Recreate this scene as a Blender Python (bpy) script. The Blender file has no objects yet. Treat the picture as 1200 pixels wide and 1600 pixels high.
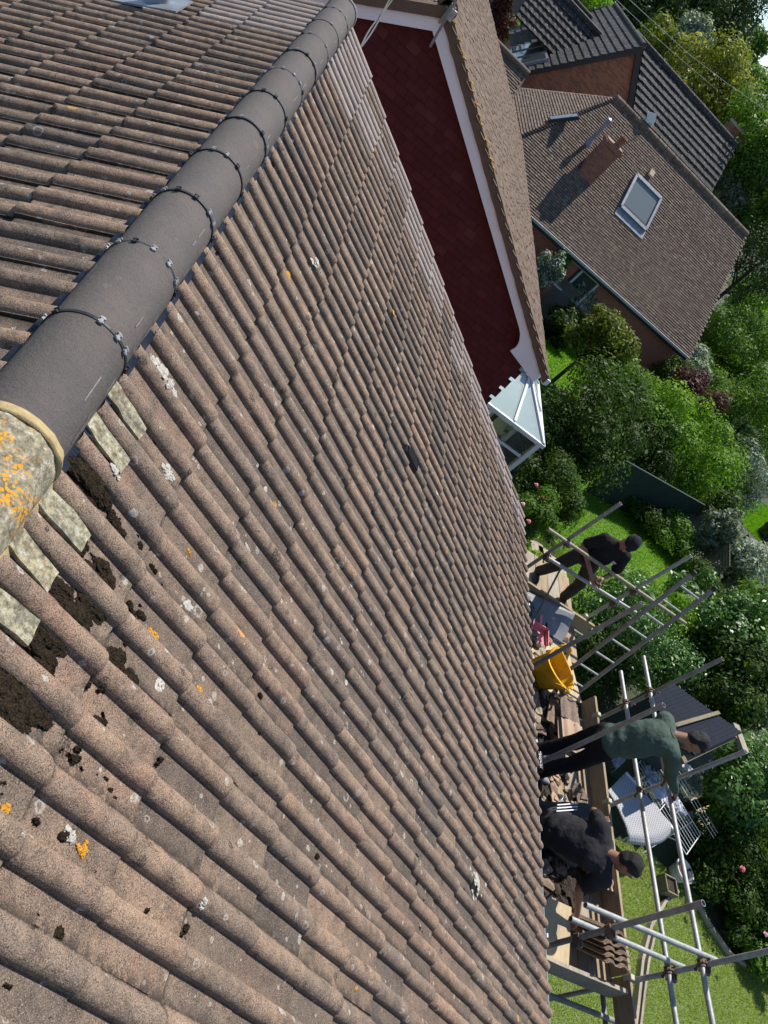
import bpy, bmesh, math, random
import numpy as np
from mathutils import Vector, Matrix, noise
random.seed(7); rng = np.random.default_rng(7)
S = bpy.context.scene; C = S.collection
R = math.radians
# ------------------------------------------------------------------ camera, sky, sun, exposure
cam = bpy.data.cameras.new('camera'); co = bpy.data.objects.new('camera', cam); C.objects.link(co); S.camera = co
rx = (0.10050556, -0.78233278, 0.61469834); ry = (-0.67273051, -0.50862585, -0.5373392); rz = (0.73302953, -0.35952075, -0.57741885)
co.matrix_world = Matrix(((rx[0], -ry[0], -rz[0], 0), (rx[1], -ry[1], -rz[1], -.138), (rx[2], -ry[2], -rz[2], 1.452), (0, 0, 0, 1)))
cam.sensor_fit = 'VERTICAL'; cam.sensor_height = 36; cam.sensor_width = 27; cam.lens = 1170.44 / 1600 * 36
cam.clip_start = .05; cam.clip_end = 3000
w = bpy.data.worlds.new('World'); S.world = w; w.use_nodes = True
bg = w.node_tree.nodes['Background']
sky = w.node_tree.nodes.new('ShaderNodeTexSky'); sky.sky_type = 'NISHITA'; sky.sun_disc = False
sky.sun_elevation = R(57); sky.sun_rotation = R(112); sky.air_density = 1.0; sky.dust_density = .1; sky.ozone_density = 3.5
w.node_tree.links.new(sky.outputs[0], bg.inputs[0]); bg.inputs[1].default_value = .112
sl = bpy.data.lights.new('sun', 'SUN'); so = bpy.data.objects.new('sun', sl); C.objects.link(so)
sl.energy = 5.0; sl.angle = R(.53); sl.color = (1, .945, .86)
SUN = Vector((math.cos(R(57)) * math.cos(R(-22)), math.cos(R(57)) * math.sin(R(-22)), math.sin(R(57))))
so.rotation_euler = SUN.to_track_quat('Z', 'Y').to_euler(); so.location = (20, -10, 30)
S.view_settings.view_transform = 'Standard'; S.view_settings.look = 'None'
S.view_settings.exposure = .38; S.view_settings.gamma = 1; S.view_settings.use_curve_mapping = False
S.cycles.max_bounces = 6; S.cycles.transparent_max_bounces = 8

# ------------------------------------------------------------------ helpers
def new_mesh(name, V, F, mats=(), attr=None, smooth=False, fm=None):
    me = bpy.data.meshes.new(name); me.from_pydata([tuple(v) for v in V], [], F)
    for m in mats: me.materials.append(m)
    if smooth: me.polygons.foreach_set('use_smooth', [True] * len(me.polygons))
    if fm is not None: me.polygons.foreach_set('material_index', fm)
    if attr is not None:
        a = me.attributes.new('rnd', 'FLOAT', 'POINT'); a.data.foreach_set('value', np.asarray(attr, dtype=np.float32))
    me.update(); return me
def quads_mesh(name, V, k, mat, attr=None, smooth=False):
    """V: (n*k,3) array of k-gons"""
    V = np.asarray(V, dtype=np.float32); n = len(V) // k
    me = bpy.data.meshes.new(name); me.vertices.add(n * k); me.vertices.foreach_set('co', V.ravel())
    me.loops.add(n * k); me.loops.foreach_set('vertex_index', np.arange(n * k, dtype=np.int32))
    me.polygons.add(n); me.polygons.foreach_set('loop_start', np.arange(0, n * k, k, dtype=np.int32))
    me.polygons.foreach_set('loop_total', np.full(n, k, dtype=np.int32))
    if attr is not None:
        a = me.attributes.new('rnd', 'FLOAT', 'POINT'); a.data.foreach_set('value', np.asarray(attr, dtype=np.float32))
    me.materials.append(mat); me.update(); me.validate(); return me
def link(name, me, parent=None, M=None):
    o = bpy.data.objects.new(name, me); C.objects.link(o)
    if M is not None: o.matrix_basis = M
    if parent is not None:
        o.parent = parent
        if parent.type == 'EMPTY': o.matrix_parent_inverse = Matrix.Translation(-parent.location)
    return o
def tag(o, label=None, cat=None, group=None, kind=None):
    if label: o['label'] = label
    if cat: o['category'] = cat
    if group: o['group'] = group
    if kind: o['kind'] = kind
    return o
def thing(name, label, cat, loc, group=None):
    o = bpy.data.objects.new(name, None); C.objects.link(o); o.location = loc; o.empty_display_size = .1
    return tag(o, label, cat, group)
class B:
    """collects solids into one mesh"""
    def __init__(s): s.V = []; s.F = []; s.m = []; s.cur = 0
    def add(s, V, F):
        k = len(s.V); s.V += [tuple(v) for v in V]; s.F += [tuple(i + k for i in f) for f in F]; s.m += [s.cur] * len(F); return s
    def box(s, c, size, rot=None, bev=0):
        x, y, z = (d / 2 for d in size); P = [Vector((a * x, b * y, d * z)) for a in (-1, 1) for b in (-1, 1) for d in (-1, 1)]
        if rot is not None: P = [rot @ p for p in P]
        c = Vector(c)
        return s.add([p + c for p in P], [(0, 1, 3, 2), (4, 6, 7, 5), (0, 4, 5, 1), (2, 3, 7, 6), (0, 2, 6, 4), (1, 5, 7, 3)])
    def beam(s, a, b, wd, ht, up=(0, 0, 1)):
        a = Vector(a); b = Vector(b); d = (b - a); L = d.length; d.normalize(); u = Vector(up) if abs(d.dot(Vector(up).normalized())) < .98 else Vector((1, 0, 0)); sx = d.cross(u).normalized(); u = sx.cross(d)
        return s.box((a + b) / 2, (L, wd, ht), Matrix((d, sx, u)).transposed())
    def tube(s, a, b, r, r2=None, n=12, hollow=0, cap=True):
        a = Vector(a); b = Vector(b); r2 = r if r2 is None else r2; d = (b - a).normalized()
        u = d.orthogonal().normalized(); v = d.cross(u); V = []; F = []
        def ring(p, rr):
            i = len(V)
            for k in range(n): t = 2 * math.pi * k / n; V.append(p + (u * math.cos(t) + v * math.sin(t)) * rr)
            return i
        def br(i, j):
            for k in range(n): F.append((i + k, i + (k + 1) % n, j + (k + 1) % n, j + k))
        A = ring(a, r); D = ring(b, r2); br(A, D)
        if hollow:
            e = min(.15, (b - a).length / 3)
            i1 = ring(b, r2 * (1 - hollow)); i2 = ring(b - d * e, r2 * (1 - hollow)); br(D, i1); br(i1, i2); F.append(tuple(i2 + k for k in range(n)))
            j1 = ring(a, r * (1 - hollow)); j2 = ring(a + d * e, r * (1 - hollow)); br(j1, A); br(j2, j1); F.append(tuple(j2 + k for k in reversed(range(n))))
        elif cap: F.append(tuple(A + k for k in reversed(range(n)))); F.append(tuple(D + k for k in range(n)))
        return s.add(V, F)
    def path(s, P, r, n=8):
        for a, b in zip(P[:-1], P[1:]): s.tube(a, b, r, n=n)
        return s
    def prism(s, P, d):
        P = [Vector(p) for p in P]; d = Vector(d); n = len(P)
        return s.add(P + [p + d for p in P], [tuple(reversed(range(n))), tuple(range(n, 2 * n))] + [(i, (i + 1) % n, n + (i + 1) % n, n + i) for i in range(n)])
    def lathe(s, c, prof, n=24, ax=None, ex=1, ey=1):
        V = []; F = []; m = len(prof); c = Vector(c)
        for k in range(n):
            t = 2 * math.pi * k / n
            for r, h in prof:
                p = Vector((r * math.cos(t) * ex, r * math.sin(t) * ey, h)); p = ax @ p if ax is not None else p; V.append(c + p)
        for k in range(n):
            for i in range(m - 1): a = k * m + i; b = ((k + 1) % n) * m + i; F.append((a, b, b + 1, a + 1))
        return s.add(V, F)
    def blob(s, c, rad, sub=2, jit=.15, seed=0):
        bm = bmesh.new(); bmesh.ops.create_icosphere(bm, subdivisions=sub, radius=1); c = Vector(c); V = []
        for v in bm.verts:
            q = 1 + jit * noise.noise(v.co * 2.1 + Vector((seed * 3.1, seed * 1.7, 0))) * 2; V.append(c + Vector((v.co.x * rad[0], v.co.y * rad[1], v.co.z * rad[2])) * q)
        F = [tuple(v.index for v in f.verts) for f in bm.faces]; bm.free(); return s.add(V, F)
    def obj(s, name, mat, parent=None, smooth=False, bev=0, seg=2):
        me = new_mesh(name, s.V, s.F, mat if isinstance(mat, (list, tuple)) else [mat], smooth=smooth, fm=s.m)
        o = link(name, me, parent)
        if bev:
            md = o.modifiers.new('bev', 'BEVEL'); md.width = bev; md.segments = seg; md.limit_method = 'ANGLE'; md.angle_limit = .6
        if smooth: me.set_sharp_from_angle(angle=.7)
        return o

# ------------------------------------------------------------------ materials
def mat(name):
    m = bpy.data.materials.new(name); m.use_nodes = True; nt = m.node_tree; p = nt.nodes['Principled BSDF']
    return m, nt, p
def node(nt, t, **k):
    n = nt.nodes.new(t)
    for a, v in k.items(): setattr(n, a, v)
    return n
def ramp(nt, fac, stops, interp='LINEAR'):
    r = node(nt, 'ShaderNodeValToRGB'); r.color_ramp.interpolation = interp; e = r.color_ramp.elements
    while len(e) < len(stops): e.new(.5)
    for x, (p, c) in zip(e, stops): x.position = p; x.color = (*c, 1) if len(c) == 3 else c
    nt.links.new(fac, r.inputs[0]); return r.outputs[0]
def mixc(nt, f, a, b, mode='MIX'):
    m = node(nt, 'ShaderNodeMix', data_type='RGBA', blend_type=mode)
    for sock, v in ((m.inputs[0], f), (m.inputs[6], a), (m.inputs[7], b)):
        if isinstance(v, (int, float)): sock.default_value = v
        elif isinstance(v, tuple): sock.default_value = (*v, 1)
        else: nt.links.new(v, sock)
    return m.outputs[2]
def mth(nt, op, a, b=None, c=None):
    m = node(nt, 'ShaderNodeMath', operation=op)
    for i, v in enumerate((a, b, c)):
        if v is None: continue
        if isinstance(v, (int, float)): m.inputs[i].default_value = v
        else: nt.links.new(v, m.inputs[i])
    return m.outputs[0]
def posn(nt): return node(nt, 'ShaderNodeNewGeometry').outputs['Position']
def noi(nt, co_, sc, det=3, rough=.55, dist=0):
    n = node(nt, 'ShaderNodeTexNoise'); n.inputs['Scale'].default_value = sc; n.inputs['Detail'].default_value = det; n.inputs['Roughness'].default_value = rough
    n.inputs['Distortion'].default_value = dist; nt.links.new(co_, n.inputs['Vector']); return n.outputs['Fac']
def vor(nt, co_, sc, feat='F1'):
    n = node(nt, 'ShaderNodeTexVoronoi', feature=feat); n.inputs['Scale'].default_value = sc; nt.links.new(co_, n.inputs['Vector']); return n
def bump(nt, p, h, st=.3, dist=.01):
    b = node(nt, 'ShaderNodeBump'); b.inputs['Strength'].default_value = st; b.inputs['Distance'].default_value = dist
    nt.links.new(h, b.inputs['Height']); nt.links.new(b.outputs[0], p.inputs['Normal'])
def rnd(nt):
    a = node(nt, 'ShaderNodeAttribute', attribute_name='rnd').outputs['Fac']; o = node(nt, 'ShaderNodeObjectInfo').outputs['Random']
    return mth(nt, 'FRACT', mth(nt, 'ADD', a, o))
def basic(name, c1, c2=None, sc=8, rough=.7, metal=0, bst=.15, bd=.004, spec=.4, det=4, fine=None):
    m, nt, p = mat(name); P = posn(nt); c2 = c2 or tuple(x * .7 for x in c1)
    f = noi(nt, P, sc, det, .6); col = ramp(nt, f, [(.32, c2), (.68, c1)])
    if fine: col = mixc(nt, mth(nt, 'MULTIPLY', ramp(nt, noi(nt, P, fine[0], 2), [(.5, (0, 0, 0)), (.62, (1, 1, 1))]), fine[2]), col, fine[1])
    nt.links.new(col, p.inputs['Base Color']); p.inputs['Roughness'].default_value = rough; p.inputs['Metallic'].default_value = metal
    p.inputs['Specular IOR Level'].default_value = spec
    if bst: bump(nt, p, noi(nt, P, sc * 4, 4), bst, bd)
    return m
def tile_mat(name, stops, spk=.8, lich=1.0, worn=1.0, dark=(.026, .022, .019)):
    m, nt, p = mat(name); P = posn(nt); r = rnd(nt)
    col = ramp(nt, r, stops)
    col = mixc(nt, mth(nt, 'MULTIPLY', ramp(nt, noi(nt, P, 7, 4, .6), [(.38, (0, 0, 0)), (.68, (.8, .8, .8))]), worn), col, mixc(nt, .6, col, (.42, .29, .19)))
    col = mixc(nt, mth(nt, 'MULTIPLY', ramp(nt, noi(nt, P, 4.3, 3, .6), [(.56, (0, 0, 0)), (.74, (.6, .6, .6))]), worn), col, mixc(nt, .7, col, (.40, .20, .12)))
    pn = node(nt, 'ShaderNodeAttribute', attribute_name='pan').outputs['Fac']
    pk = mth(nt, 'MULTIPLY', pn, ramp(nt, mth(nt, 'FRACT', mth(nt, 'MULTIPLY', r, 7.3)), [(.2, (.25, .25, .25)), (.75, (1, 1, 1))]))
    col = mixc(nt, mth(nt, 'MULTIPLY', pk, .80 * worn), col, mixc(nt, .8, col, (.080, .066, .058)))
    blot = ramp(nt, noi(nt, P, 13, 6, .75), [(.47, (0, 0, 0)), (.68, (1, 1, 1))])
    col = mixc(nt, mth(nt, 'MULTIPLY', blot, .66 * worn), col, (.055, .045, .038))
    soot = ramp(nt, noi(nt, P, 1.7, 4, .65), [(.44, (0, 0, 0)), (.66, (1, 1, 1))]); col = mixc(nt, mth(nt, 'MULTIPLY', soot, .42 * worn), col, mixc(nt, .7, col, (.07, .062, .056)))
    s1 = ramp(nt, noi(nt, P, 300, 2, .6), [(.47, (0, 0, 0)), (.56, (1, 1, 1))])
    s0 = ramp(nt, noi(nt, P, 34, 3, .6), [(.30, (.45, .45, .45)), (.62, (1, 1, 1))])
    col = mixc(nt, mth(nt, 'MULTIPLY', mth(nt, 'MULTIPLY', s1, s0), spk), col, dark)
    s2 = ramp(nt, noi(nt, P, 340, 2, .5), [(.60, (0, 0, 0)), (.68, (1, 1, 1))])
    col = mixc(nt, mth(nt, 'MULTIPLY', s2, .15 + .35 * worn), col, (.55, .44, .34) if worn > .2 else (.2, .185, .175))
    if lich:
        d = node(nt, 'ShaderNodeVectorMath', operation='ADD'); dn = node(nt, 'ShaderNodeTexNoise'); dn.inputs['Scale'].default_value = 45; dn.inputs['Detail'].default_value = 3
        nt.links.new(P, dn.inputs['Vector']); sub = node(nt, 'ShaderNodeVectorMath', operation='SUBTRACT'); nt.links.new(dn.outputs['Color'], sub.inputs[0]); sub.inputs[1].default_value = (.5, .5, .5)
        sc = node(nt, 'ShaderNodeVectorMath', operation='SCALE'); sc.inputs['Scale'].default_value = .016
        nt.links.new(sub.outputs[0], sc.inputs[0]); nt.links.new(P, d.inputs[0]); nt.links.new(sc.outputs[0], d.inputs[1])
        for scale, th, rad, inn, c, am in ((8, .90, .13, 0, (.56, .55, .50), .85), (18, .90, .24, 0, (.46, .45, .41), .75), (22, .92, .28, .60, (.46, .45, .41), .55), (12, .95, .22, .66, (.46, .45, .41), .55), (6, .95, .14, 0, (.62, .30, .03), .9), (11, .88, .24, 0, (.030, .026, .020), .9), (21, .84, .28, 0, (.035, .03, .024), .8), (30, .86, .25, 0, (.50, .48, .43), .6)):
            v = vor(nt, d.outputs[0], scale); sep = node(nt, 'ShaderNodeSeparateColor'); nt.links.new(v.outputs['Color'], sep.inputs[0])
            rr = mth(nt, 'MULTIPLY', mth(nt, 'ADD', sep.outputs[1], .3), rad)
            k = mth(nt, 'MULTIPLY', mth(nt, 'GREATER_THAN', sep.outputs[0], th), mth(nt, 'LESS_THAN', v.outputs['Distance'], rr))
            if inn: k = mth(nt, 'MULTIPLY', k, mth(nt, 'GREATER_THAN', v.outputs['Distance'], mth(nt, 'MULTIPLY', rr, inn)))
            k = mth(nt, 'MULTIPLY', k, ramp(nt, noi(nt, P, 150, 4, .75), [(.42, (0, 0, 0)), (.52, (1, 1, 1))]))
            col = mixc(nt, mth(nt, 'MULTIPLY', k, am * lich), col, c)
    gr = node(nt, 'ShaderNodeAttribute', attribute_name='shade_grime').outputs['Fac']  # dark lap lines: gap shadow painted into the colour, along with dirt
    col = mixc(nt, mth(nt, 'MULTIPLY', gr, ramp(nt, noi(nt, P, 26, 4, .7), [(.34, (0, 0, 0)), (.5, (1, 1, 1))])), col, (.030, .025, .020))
    nt.links.new(col, p.inputs['Base Color']); p.inputs['Roughness'].default_value = .82; p.inputs['Specular IOR Level'].default_value = .3
    h = mth(nt, 'ADD', mth(nt, 'MULTIPLY', noi(nt, P, 260, 3, .7), .6), noi(nt, P, 60, 4, .65))
    bump(nt, p, h, .7, .006); return m
def leafm(name, cols, sc=1.2, rough=.55, trans=.38, spec=.22, k=(2.15, 2.1, 1.4)):
    cols = [tuple(min(.75, c[i] * k[i]) for i in range(3)) for c in cols]
    m, nt, p = mat(name); P = posn(nt); r = rnd(nt)
    f = mth(nt, 'ADD', mth(nt, 'MULTIPLY', r, .6), mth(nt, 'MULTIPLY', noi(nt, P, sc, 3), .4))
    col = ramp(nt, f, [(.15 + .7 * i / (len(cols) - 1), c) for i, c in enumerate(cols)])
    nt.links.new(col, p.inputs['Base Color']); p.inputs['Roughness'].default_value = rough; p.inputs['Specular IOR Level'].default_value = spec
    tr = node(nt, 'ShaderNodeBsdfTranslucent'); nt.links.new(mixc(nt, 1.0, col, (1.15, 1.2, .4), 'MULTIPLY'), tr.inputs[0])
    mx = node(nt, 'ShaderNodeMixShader'); mx.inputs[0].default_value = trans
    nt.links.new(p.outputs[0], mx.inputs[1]); nt.links.new(tr.outputs[0], mx.inputs[2])
    nt.links.new(mx.outputs[0], nt.nodes['Material Output'].inputs[0]); return m
def brickm(name, c1, c2, mortar, ax='YZ', bw=.225, bh=.075):
    m, nt, p = mat(name); P = posn(nt); sp = node(nt, 'ShaderNodeSeparateXYZ'); nt.links.new(P, sp.inputs[0]); cb = node(nt, 'ShaderNodeCombineXYZ')
    nt.links.new(sp.outputs['XYZ'.index(ax[0])], cb.inputs[0]); nt.links.new(sp.outputs['XYZ'.index(ax[1])], cb.inputs[1])
    b = node(nt, 'ShaderNodeTexBrick'); b.inputs['Scale'].default_value = 1; b.inputs['Brick Width'].default_value = bw; b.inputs['Row Height'].default_value = bh
    b.inputs['Mortar Size'].default_value = .008; b.inputs['Color1'].default_value = (*c1, 1); b.inputs['Color2'].default_value = (*c2, 1); b.inputs['Mortar'].default_value = (*mortar, 1)
    nt.links.new(cb.outputs[0], b.inputs['Vector']); col = mixc(nt, mth(nt, 'MULTIPLY', noi(nt, P, 2, 4), .5), b.outputs[0], mixc(nt, .6, b.outputs[0], (.1, .06, .04)))
    nt.links.new(col, p.inputs['Base Color']); p.inputs['Roughness'].default_value = .9; bump(nt, p, mth(nt, 'SUBTRACT', 1, b.outputs['Fac']), .4, .01); return m

TS = [(0, (.30, .205, .145)), (.18, (.36, .24, .165)), (.36, (.235, .175, .135)), (.52, (.33, .225, .155)), (.66, (.165, .130, .108)), (.78, (.40, .25, .165)), (.90, (.21, .155, .120)), (1, (.27, .19, .14))]
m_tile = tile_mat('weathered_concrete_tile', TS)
m_newglint = tile_mat('new_tile_sun_glint', [(0, (.36, .295, .26)), (.5, (.41, .34, .30)), (1, (.32, .26, .225))], spk=.3, lich=.4, worn=.45)  # pale colour for newer tiles, with the sun glint painted in
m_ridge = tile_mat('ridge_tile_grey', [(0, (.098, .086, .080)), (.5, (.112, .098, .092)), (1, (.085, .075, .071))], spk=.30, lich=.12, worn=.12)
m_scuff = basic('pale_scuff', (.27, .255, .23), (.13, .12, .115), 90, .8)
m_black = basic('black_plastic', (.018, .018, .019), (.012, .012, .012), 20, .45, bst=.05)
m_clip = basic('clip_grey_metal', (.30, .31, .33), (.16, .16, .18), 60, .6, .1)
m_roll = basic('ridge_roll_slate_blue', (.04, .05, .075), (.025, .03, .045), 50, .5)
m_mortar = basic('yellow_mortar', (.44, .34, .17), (.33, .25, .12), 40, .95, bst=.5, bd=.006)
m_moss = basic('dark_moss', (.034, .025, .016), (.012, .009, .007), 40, 1, bst=1, bd=.01, fine=(230, (.055, .042, .026), .7), spec=.05)
m_felt = basic('felt', (.03, .03, .03), (.02, .02, .02), 5, .9)
def lichen_mat(name, base, base2, oamt):
    m, nt, p = mat(name); P = posn(nt)
    col = ramp(nt, noi(nt, P, 48, 6, .75), [(.32, (.06, .05, .04)), (.43, base2), (.55, base), (.66, (.52, .50, .44))])
    col = mixc(nt, ramp(nt, noi(nt, P, 11, 4, .7), [(.52, (0, 0, 0)), (.66, (.75, .75, .75))]), col, (.08, .07, .055))
    vd = vor(nt, P, 105).outputs['Distance']; o = mth(nt, 'MULTIPLY', ramp(nt, noi(nt, P, 7.5, 4, .7), [(.49, (0, 0, 0)), (.55, (1, 1, 1))]), ramp(nt, mth(nt, 'ADD', vd, mth(nt, 'MULTIPLY', noi(nt, P, 55, 3, .7), .9)), [(.86, (1, 1, 1)), (1.0, (0, 0, 0))]))
    col = mixc(nt, mth(nt, 'MULTIPLY', o, oamt), col, mixc(nt, noi(nt, P, 130, 2), (.74, .40, .02), (.55, .20, .01)))
    nt.links.new(col, p.inputs['Base Color']); p.inputs['Roughness'].default_value = .95; bump(nt, p, noi(nt, P, 90, 5, .7), .7, .01); return m
m_oldridge = lichen_mat('old_ridge_lichen', (.33, .29, .19), (.20, .175, .12), 1.0)
m_slip = lichen_mat('slip_lichen', (.38, .35, .23), (.19, .175, .12), .12)
m_galv = basic('galvanised_steel', (.42, .43, .42), (.29, .30, .29), 14, .55, .35, bst=.06, fine=(60, (.22, .2, .18), .35))
m_galvw = basic('weathered_steel', (.30, .29, .265), (.19, .18, .165), 12, .65, .25, bst=.08, fine=(50, (.2, .12, .07), .3))
m_rust = basic('rusty_coupler', (.20, .14, .10), (.10, .07, .05), 60, .7, .5, bst=.2)
def woodm(name, a, b, sc=3):
    m, nt, p = mat(name); tc = node(nt, 'ShaderNodeTexCoord').outputs['Object']; mp = node(nt, 'ShaderNodeMapping'); nt.links.new(tc, mp.inputs[0]); mp.inputs['Scale'].default_value = (sc * .6, sc * 5, sc * 5)
    f = noi(nt, mp.outputs[0], 3, 6, .65, .6); col = ramp(nt, f, [(.3, b), (.55, a), (.75, tuple(min(1, x * 1.15) for x in a))])
    col = mixc(nt, mth(nt, 'MULTIPLY', ramp(nt, noi(nt, posn(nt), 2.5, 4), [(.45, (0, 0, 0)), (.7, (1, 1, 1))]), .4), col, tuple(x * .6 for x in b))
    nt.links.new(col, p.inputs['Base Color']); p.inputs['Roughness'].default_value = .85; bump(nt, p, f, .25, .004); return m
m_board = woodm('scaffold_board', (.34, .255, .155), (.2, .145, .09))
m_boardg = woodm('weathered_board', (.36, .31, .235), (.22, .185, .14))
m_ply = woodm('plywood', (.50, .40, .25), (.4, .31, .19), 1.5)
m_fence = woodm('grey_fence', (.19, .185, .16), (.11, .105, .09))
m_timber = woodm('old_timber', (.20, .165, .10), (.11, .09, .055))
m_white = basic('white_upvc', (.72, .74, .76), (.66, .68, .7), 3, .35, bst=0)
m_wpaint = basic('white_paint', (.84, .84, .86), (.78, .78, .8), 2, .5, bst=.03)
m_hang = basic('dark_red_hanging_tile', (.085, .028, .024), (.055, .019, .017), 5, .7, bst=.2, fine=(9, (.12, .05, .04), .3))
def rndmat(name, stops, sc=20, rough=.8, bst=.3, fine=None):
    m, nt, p = mat(name); P = posn(nt); col = ramp(nt, rnd(nt), stops)
    col = mixc(nt, mth(nt, 'MULTIPLY', noi(nt, P, sc, 4, .65), .5), col, mixc(nt, .7, col, (.03, .025, .02)))
    if fine: col = mixc(nt, mth(nt, 'MULTIPLY', ramp(nt, noi(nt, P, fine[0], 3, .6), [(fine[3], (0, 0, 0)), (fine[3] + .06, (1, 1, 1))]), fine[2]), col, fine[1])
    gr = node(nt, 'ShaderNodeAttribute', attribute_name='shade_grime').outputs['Fac']; col = mixc(nt, mth(nt, 'MULTIPLY', gr, .85), col, (.012, .010, .009))  # painted shadow line below the overlapping tile
    nt.links.new(col, p.inputs['Base Color']); p.inputs['Roughness'].default_value = rough; p.inputs['Specular IOR Level'].default_value = .18; bump(nt, p, noi(nt, P, sc * 3, 4), bst, .006); return m
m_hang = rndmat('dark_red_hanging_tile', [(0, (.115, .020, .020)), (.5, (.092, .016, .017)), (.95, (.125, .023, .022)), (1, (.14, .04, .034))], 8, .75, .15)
m_plain = rndmat('plain_clay_tile', [(0, (.165, .118, .094)), (.3, (.215, .160, .126)), (.6, (.135, .097, .078)), (.85, (.24, .18, .14)), (1, (.175, .11, .088))], 1.2, .9, .3, (7, (.32, .28, .19), .5, .56))
m_nroof = rndmat('neighbour_roof_tile', [(0, (.12, .082, .058)), (.5, (.16, .112, .08)), (1, (.19, .135, .10))], 6, .9, .4, (40, (.30, .27, .22), .4, .64))
m_dark = rndmat('dark_concrete_tile', [(0, (.050, .048, .047)), (.5, (.068, .064, .062)), (1, (.04, .038, .038))], 10, .75, .3, (16, (.42, .41, .39), .85, .61))
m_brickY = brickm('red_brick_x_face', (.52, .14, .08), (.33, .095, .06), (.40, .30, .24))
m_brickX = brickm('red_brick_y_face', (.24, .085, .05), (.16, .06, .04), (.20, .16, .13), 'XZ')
m_brickO = brickm('orange_brick', (.40, .145, .07), (.17, .065, .04), (.24, .17, .12))
m_navy = basic('dark_bargeboard', (.022, .022, .028), (.015, .015, .02), 4, .5, bst=0)
m_lead = basic('lead_flashing', (.30, .33, .36), (.20, .22, .25), 8, .5, .4, bst=.15)
m_glass, _nt, _p = mat('window_glass'); _p.inputs['Base Color'].default_value = (.05, .06, .065, 1); _p.inputs['Roughness'].default_value = .06; _p.inputs['Specular IOR Level'].default_value = .8
m_velux, _nt, _p = mat('roof_window_blind'); _p.inputs['Base Color'].default_value = (.17, .195, .20, 1); _p.inputs['Roughness'].default_value = .18
m_cglass, _nt, _p = mat('conservatory_glass'); _p.inputs['Base Color'].default_value = (.62, .74, .72, 1); _p.inputs['Roughness'].default_value = .12; _p.inputs['Transmission Weight'].default_value = .55; _p.inputs['IOR'].default_value = 1.3
m_clear, _nt, _p = mat('clear_glazing'); _p.inputs['Base Color'].default_value = (.42, .46, .44, 1); _p.inputs['Roughness'].default_value = .03; _p.inputs['Transmission Weight'].default_value = .92; _p.inputs['IOR'].default_value = 1.15
def grassm(name, a, b, c):
    m, nt, p = mat(name); P = posn(nt); f = mth(nt, 'ADD', mth(nt, 'MULTIPLY', noi(nt, P, 1.1, 4), .5), mth(nt, 'MULTIPLY', noi(nt, P, 25, 3), .5))
    col = ramp(nt, f, [(.3, b), (.5, a), (.7, c)]); col = mixc(nt, ramp(nt, noi(nt, P, 2.3, 5, .7), [(.55, (0, 0, 0)), (.75, (.5, .5, .5))]), col, (.13, .115, .04)); nt.links.new(col, p.inputs['Base Color']); p.inputs['Roughness'].default_value = .8; bump(nt, p, noi(nt, P, 60, 3), .8, .03); return m
m_ground = grassm('garden_ground', (.028, .045, .012), (.016, .022, .008), (.05, .06, .02))
m_turf = grassm('turf', (.10, .20, .012), (.06, .13, .01), (.15, .25, .02))
m_turf2 = grassm('pale_turf', (.14, .19, .05), (.09, .135, .03), (.2, .25, .08))
m_blade = leafm('grass_blade', [(.05, .13, .008), (.085, .19, .012), (.12, .22, .02)], 3, .6, .4, .25)
m_blade2 = leafm('pale_grass_blade', [(.10, .14, .035), (.15, .20, .055), (.21, .25, .09)], 3, .6, .4, .25)
m_bark = basic('bark', (.10, .075, .05), (.05, .035, .025), 25, .95, bst=.6, bd=.02)
m_soil = basic('soil', (.06, .045, .032), (.03, .022, .016), 12, 1, bst=.8, bd=.03)
m_stone = basic('paving_stone', (.42, .37, .29), (.3, .26, .2), 7, .9, bst=.3, bd=.01)
m_terra = basic('terracotta', (.30, .12, .06), (.2, .08, .045), 12, .8)

# ------------------------------------------------------------------ roof of our house
TH = R(30.62); ct, st = math.cos(TH), math.sin(TH)
GA, TW, XB, XV = .3145, .2963, .772, 6.85
SIDES = {'main': (Vector((-1, 0, 0)), Vector((0, -ct, -st)), Vector((0, -st, ct))), 'back': (Vector((1, 0, 0)), Vector((0, ct, -st)), Vector((0, st, ct)))}
def roofpt(side, x, s, h=0): a, v, n = SIDES[side]; return Vector((x, 0, 0)) + v * s + n * h
house = thing('tiled_house', 'house under the photographer with weathered brown ribbed tiles, grey dry ridge and gutter', 'house', (2, 0, -7.2))
def prof(wd, seed, fine=True):
    """across the tile, from the lapping edge: (a, w)"""
    P = [(0, -.004), (0, .010)]; c = .040; cs = [c, c + .148]; hw = .0355
    n = 11 if fine else 6
    last = 0
    for k in cs:
        if k - hw > wd - .03: break
        for i in range(n + 1):
            t = -math.cos(math.pi * i / n); a = k + t * hw
            h = .0315 * (1 - t * t) ** .45
            if k == c and t < -.80: h = max(h, .010)
            if a > .0005: P.append((a, h))
        m = k + hw + .037
        if m < wd - .005: P.append((m, -.002))
    P.append((wd - .002, .001)); P.append((wd - .002, -.012)); return P
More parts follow.
